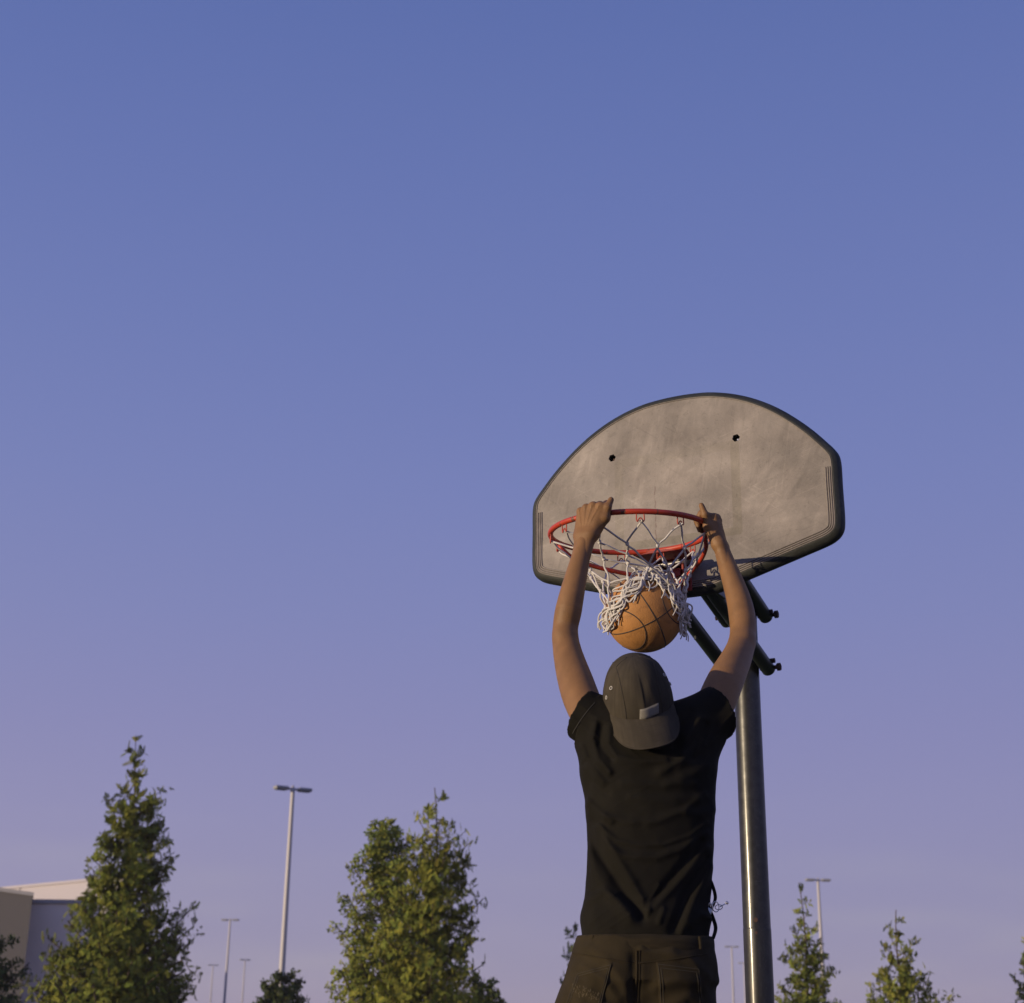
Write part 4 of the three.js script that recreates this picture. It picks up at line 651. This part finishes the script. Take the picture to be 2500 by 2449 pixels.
// patch pockets, laid on the cloth
for (const q of [[[0.172, 1.815], [0.256, 1.868 - 0.03], [0.226, 1.72], [0.135, 1.72]], [[0.360, 1.842], [0.468, 1.830], [0.486, 1.70], [0.374, 1.69]]]) {
  const P = (u, v, l) => { const x = (q[0][0] * (1 - u) + q[1][0] * u) * (1 - v) + (q[3][0] * (1 - u) + q[2][0] * u) * v, y = (q[0][1] * (1 - u) + q[1][1] * u) * (1 - v) + (q[3][1] * (1 - u) + q[2][1] * u) * v; return ontoZ(trouserSdf, x, y, -3.6, l); };
  const g = grid(26, 22, (u, v) => { const e = Math.min(u, 1 - u, v, 1 - v); return P(u, v, 0.0028 * smooth(-0.01, 0.03, e)); }); { const uv = g.attributes.uv, p = g.attributes.position; for (let i = 0; i < uv.count; i++) uv.setXY(i, p.getX(i) + p.getZ(i) * 0.8, p.getY(i)); }
  const pk = pp('pocket', g, trouserM, trousers);
  for (const e of [0.045, 0.10]) { const pts = []; for (let i = 0; i < 60; i++) { const t = i / 60 * 4, s = Math.min(3, Math.floor(t)), f = t - s, a = e, b = 1 - e; const [u, v] = [[a + (b - a) * f, a], [b, a + (b - a) * f], [b - (b - a) * f, b], [a, b - (b - a) * f]][s]; pts.push(P(u, v, 0.0033)); } pp('stitching', tube(pts, 0.0008, 160, 4, true), thread, pk); }
}
// worn pale threads on the left pocket
{ const r = rng(8), g = []; for (let i = 0; i < 60; i++) { const x = 0.160 + 0.066 * r(), y = 1.787 - (x - 0.160) * 0.4 - 0.022 * r() + 0.008, h = 0.002 + 0.010 * r() * r(), k = 0.006 * (r() - 0.5); g.push(tube([0, 0.5, 1].map((t) => ontoZ(trouserSdf, x + k * t, y - h * t, -3.6, 0.0032)), 0.0005, 6, 4)); } pp('worn_threads', g, std([0.15, 0.12, 0.075], 0.95), trousers); }
// waistband with belt loops
{
  const ringY = (y, o) => { const p = []; for (let i = 0; i <= 80; i++) { const a = i / 80 * Math.PI * 2; let lo = 0, hi = 0.4; for (let k = 0; k < 26; k++) { const m = (lo + hi) / 2; trunk(0.347 + Math.sin(a) * m, y, -3.87 + Math.cos(a) * m, -TW, 1.80, 1.9045, 2.2) < 0 ? lo = m : hi = m; } p.push(V(0.347 + Math.sin(a) * (lo + o), y, -3.87 + Math.cos(a) * (lo + o))); } return p; };
  const prof = [[1.8665, 0.0015], [1.868, 0.0038], [1.886, 0.0045], [1.904, 0.0038], [1.907, 0.002], [1.907, -0.003], [1.89, -0.004]], rings = prof.map(([y, o]) => ringY(y, o));
  const wb = pp('waistband', grid(80, prof.length - 1, (u, v) => { const p = rings[Math.round(v * (prof.length - 1))][Math.round(u * 80)].clone(); p.y += 0.004 * (noise(p.x * 20, 1, p.z * 20) - 0.5); return p; }, true), trouserM, trousers);
  for (const a of [-1.0, 0.95, 2.2, -2.2]) { const i = ((Math.round((a + Math.PI * 2) / (Math.PI * 2) * 80) % 80) + 80) % 80, p0 = ringY(1.872, 0.006)[i], p1 = ringY(1.902, 0.006)[i]; pp('belt_loop', rod(p0, p1, 0.0048, 0.0048, 8, 0.001), trouserM, wb); }
}
// shoes
for (const [n, k] of [['anL', 'knL'], ['anR', 'knR']]) {
  const a = V(...J[n]), d = V(0.02, -0.62, 0.78).normalize(), f = V(n === 'anL' ? -0.12 : 0.06, -0.80, -0.55).normalize();
  const heel = a.clone().addScaledVector(f, -0.03).add(V(0, -0.05, 0.03)), toe = a.clone().addScaledVector(f, 0.17).add(V(0, -0.06, 0.03));
  const sd = (x, y, z) => { let q = cap(x, y, z, heel.toArray(), toe.toArray(), 0.040, 0.036); q = smin(q, cap(x, y, z, a.clone().add(V(0, 0.02, 0)).toArray(), a.clone().lerp(toe, 0.45).toArray(), 0.042, 0.038), 0.03); return q; };
  const lo = V(1, 1, 1).multiplyScalar(-0.07).add(V(Math.min(heel.x, toe.x, a.x), Math.min(heel.y, toe.y, a.y), Math.min(heel.z, toe.z, a.z))), hi = V(1, 1, 1).multiplyScalar(0.07).add(V(Math.max(heel.x, toe.x, a.x), Math.max(heel.y, toe.y, a.y), Math.max(heel.z, toe.z, a.z)));
  const sh = pp('shoe', nets(sd, lo.toArray(), hi.toArray(), 0.006), std([0.05, 0.05, 0.05], 0.7));
  const s0 = heel.clone().add(V(0, -0.018, 0.02)), s1 = toe.clone().add(V(0, -0.016, 0.018)); pp('sole', nets((x, y, z) => cap(x, y, z, s0.toArray(), s1.toArray(), 0.033, 0.031), lo.toArray(), hi.toArray(), 0.006), std([0.6, 0.6, 0.58], 0.7), sh);
}
// ---- cap
{
  const capTex = tex(512, 512, (u, v) => { const n = fbm(u * 12, v * 12, 3, 5), st = fbm(u * 60, v * 5, 9, 3); const k = 0.84 + 0.22 * n + 0.2 * (st - 0.5); return [72 * k, 66 * k, 57 * k]; });
  const capM = new THREE.MeshPhysicalMaterial({ map: capTex, bumpMap: weave, bumpScale: 0.0004, roughness: 0.9, specularIntensity: 0.25, sheen: 0.1 });
  const RX = 0.0905, RBk = 0.104, HT = 0.146, ex = 2.35;
  const crown = (az, t, o = 0) => { // az: 0 at the brim; t: 0 base .. 1 top
    const a = t * Math.PI / 2, rr = Math.pow(Math.cos(a), 2 / ex), h = Math.pow(Math.sin(a), 2 / ex);
    const dent = -0.0035 * Math.exp(-Math.pow((t - 0.42) / 0.22, 2)) * Math.exp(-Math.pow((az - 0.12) / 0.18, 2)) + 0.003 * (noise(Math.cos(az) * 4 + 7, Math.sin(az) * 4, t * 5) - 0.5) * 2 * (1 - t);
    const lift = 1 + 0.05 * Math.cos(az) * (1 - t);
    return C(Math.sin(az) * (RX + o + dent) * rr, Math.cos(az) * (RBk + o + dent) * rr * lift, (HT + o) * h - 0.004);
  };
  const cg = grid(96, 40, (u, v) => crown(u * Math.PI * 2, v * 0.995), true); { const uv = cg.attributes.uv; for (let i = 0; i < uv.count; i++) uv.setXY(i, uv.getX(i) * 2, uv.getY(i) * 0.5); }
  const K = pp('cap', cg, capM, person, 'grey-brown cap worn backward');
  const seamM = std([0.04, 0.034, 0.027], 0.9);
  // five panels: two long seams run over the top from front to back, two more down the sides
  for (const s of [-1, 1]) { const p = []; for (let i = 0; i <= 44; i++) { const q = i / 44, side = q < 0.5 ? 1 : -1, t = Math.max(0.0, 1 - Math.abs(q - 0.5) * 2) * 0.92, rr = Math.pow(Math.cos(t * Math.PI / 2), 2 / ex), x = s * Math.min(0.048, RX * rr * 0.97), a0 = Math.asin(Math.max(-1, Math.min(1, x / (RX * rr)))); p.push(crown(side > 0 ? a0 : Math.PI - a0, t, 0.0003)); } pp('panel_seam', tube(p.filter((v, i) => !i || v.distanceTo(p[i - 1]) > 0.002), 0.0010, 120, 5), seamM, K); }
  for (const az of [1.65, -1.65]) { const p = []; for (let i = 0; i <= 20; i++) p.push(crown(az, i / 20 * 0.62, 0.0003)); pp('panel_seam', tube(p, 0.0010, 50, 5), seamM, K); }
  // eyelets on the side panels
  for (const [az, t] of [[-1.13, 0.36], [-1.35, 0.2], [1.2, 0.4], [1.42, 0.22]]) { const c = crown(az, t, 0.001), n = c.clone().sub(C(0, 0, 0.02)).normalize(); const g = new THREE.TorusGeometry(0.0042, 0.0014, 8, 18); g.applyQuaternion(new THREE.Quaternion().setFromUnitVectors(V(0, 0, 1), n)); g.translate(c.x, c.y, c.z); pp('eyelet', g, std([0.42, 0.40, 0.37], 0.6), K); }
  // brim: attached round the front of the base, dropping away and curved at the sides
  const brim = (u, v, o) => { // u -1..1 across, v 0..1 out
    const az = u * 1.18, bx = Math.sin(az) * RX * 1.0, by = Math.cos(az) * RBk * 1.05;
    const L = 0.070 * Math.pow(Math.max(0, 1 - Math.pow(Math.abs(u), 3.2)), 0.55) + 0.002, X = bx * (1 + 0.10 * v * (1 - 0.4 * u * u)), Bk = by + L * v;
    return C(X, Bk - 0.001, 0.001 - 0.50 * L * v - 0.010 * v * v - 1.3 * X * X * (0.35 + 0.65 * v) + 0.0125 + o);
  };
  const top = grid(48, 16, (u, v) => brim(u * 2 - 1, v, 0.0016)), bot = grid(48, 16, (u, v) => brim(1 - u * 2, v, -0.0016)), edge = grid(48, 4, (u, v) => { const a = v * Math.PI, p = brim(u * 2 - 1, 1, Math.cos(a) * 0.0016); return p.addScaledVector(eB, Math.sin(a) * 0.0016); });
  for (const g of [top, bot, edge]) { const uv = g.attributes.uv; for (let i = 0; i < uv.count; i++) uv.setXY(i, uv.getX(i) * 0.6, uv.getY(i) * 0.25); }
  const br = pp('brim', [top, bot, edge], capM, K);
  for (const v of [0.12, 0.3, 0.48, 0.66, 0.84]) { const p = []; for (let i = 2; i <= 38; i++) p.push(brim(i / 20 - 1, v, 0.0015)); pp('stitching', tube(p, 0.0004, 80, 4), capM, br); }
  { const p = []; for (let i = 0; i <= 40; i++) p.push(brim(i / 20 - 1, 1, 0)); pp('piping', tube(p, 0.0024, 90, 6), capM, br); }
  // woven label above the brim
  const labTex = tex(256, 128, (u, v) => { const n = noise(u * 90, v * 45, 3), w = Math.sin(v * 40 * 6.28) * 0.5 + 0.5, e = Math.min(u, 1 - u, (v) / 2, (1 - v) / 2) < 0.03 ? -18 : 0; const c = 106 + 34 * n + 10 * w + e; return [c, c - 4, c - 12]; });
  const lab = (u, v, o) => crown(0.13 + (u - 0.5) * 0.60 + (v - 0.5) * 0.05, 0.058 + 0.112 * v + (u - 0.5) * 0.02, o);
  const lg = grid(20, 8, (u, v) => { const e = Math.min(u, 1 - u, v, 1 - v); return lab(u, v, 0.0012 + 0.0022 * smooth(-0.01, 0.06, e)); });
  pp('label_patch', lg, new THREE.MeshStandardMaterial({ map: labTex, roughness: 0.85 }), K);
}

// ---------------------------------------------------------------- keys on the right hip
{
  const T = thing('key_ring', 'black strap with a metal clip, ring and key swinging at the right hip', 'keys', W([0.512, 1.96, -3.85])); T.scale.setScalar(KS);
  const web = std([0.02, 0.022, 0.022], 0.75), L = (x, y, z) => V(x - 0.512, y - 1.96, z + 3.85);
  const strap = (a, w) => { const c = new THREE.CatmullRomCurve3(a, false, 'centripetal'); const n = 30, f = c.getSpacedPoints(n); return [0.0011, -0.0011].map((o, k) => grid(n, 1, (u, v) => { const i = Math.round(u * n), t = f[Math.min(n, i + 1)].clone().sub(f[Math.max(0, i - 1)]).normalize(), s = V(0.35, 0, 0.94), m = t.clone().cross(s).normalize(); return f[i].clone().addScaledVector(s, ((k ? 1 - v : v) - 0.5) * w).addScaledVector(m, o); })); };
  part(T, 'strap', strap([L(0.506, 2.055, -3.85), L(0.516, 2.03, -3.845), L(0.5215, 2.0, -3.84), L(0.517, 1.985, -3.84), L(0.510, 1.972, -3.838)], 0.014), web);
  part(T, 'strap', strap([L(0.508, 1.965, -3.838), L(0.515, 1.945, -3.835), L(0.519, 1.925, -3.835), L(0.512, 1.90, -3.838)], 0.016), web);
  const clip = [L(0.506, 1.985, -3.832), L(0.512, 1.976, -3.830), L(0.505, 1.956, -3.829), L(0.498, 1.940, -3.83), L(0.494, 1.950, -3.832), L(0.500, 1.972, -3.833)];
  part(T, 'clip', tube(clip, 0.0024, 60, 8, true), steel);
  part(T, 'clip_plate', (() => { const g = box(0.012, 0.024, 0.003, 0, 0, 0, 0.001); g.rotateZ(-0.45); g.rotateY(0.35); g.translate(...L(0.5015, 1.962, -3.826).toArray()); return g; })(), std([0.35, 0.42, 0.52], 0.3, { metalness: 0.7 }));
  const ringG = new THREE.TorusGeometry(0.0125, 0.0012, 8, 36); ringG.rotateY(0.7); ringG.translate(...L(0.5205, 1.977, -3.832).toArray()); part(T, 'split_ring', ringG, steel);
  const r2 = new THREE.TorusGeometry(0.009, 0.001, 8, 30); r2.rotateX(0.9); r2.translate(...L(0.528, 1.976, -3.83).toArray()); part(T, 'split_ring', r2, steel);
  part(T, 'key', [rod(L(0.531, 1.977, -3.83), L(0.5475, 1.986, -3.828), 0.0016, 0.0012, 6), (() => { const g = new THREE.SphereGeometry(0.0042, 14, 10); g.scale(1, 1, 0.4); g.translate(...L(0.5485, 1.9865, -3.828).toArray()); return g; })()], steel);
}

// evening haze over the parking lot
scene.fog = new THREE.FogExp2(new THREE.Color().setRGB(0.62, 0.58, 0.66), 0.0007);
renderer.render(scene, camera);
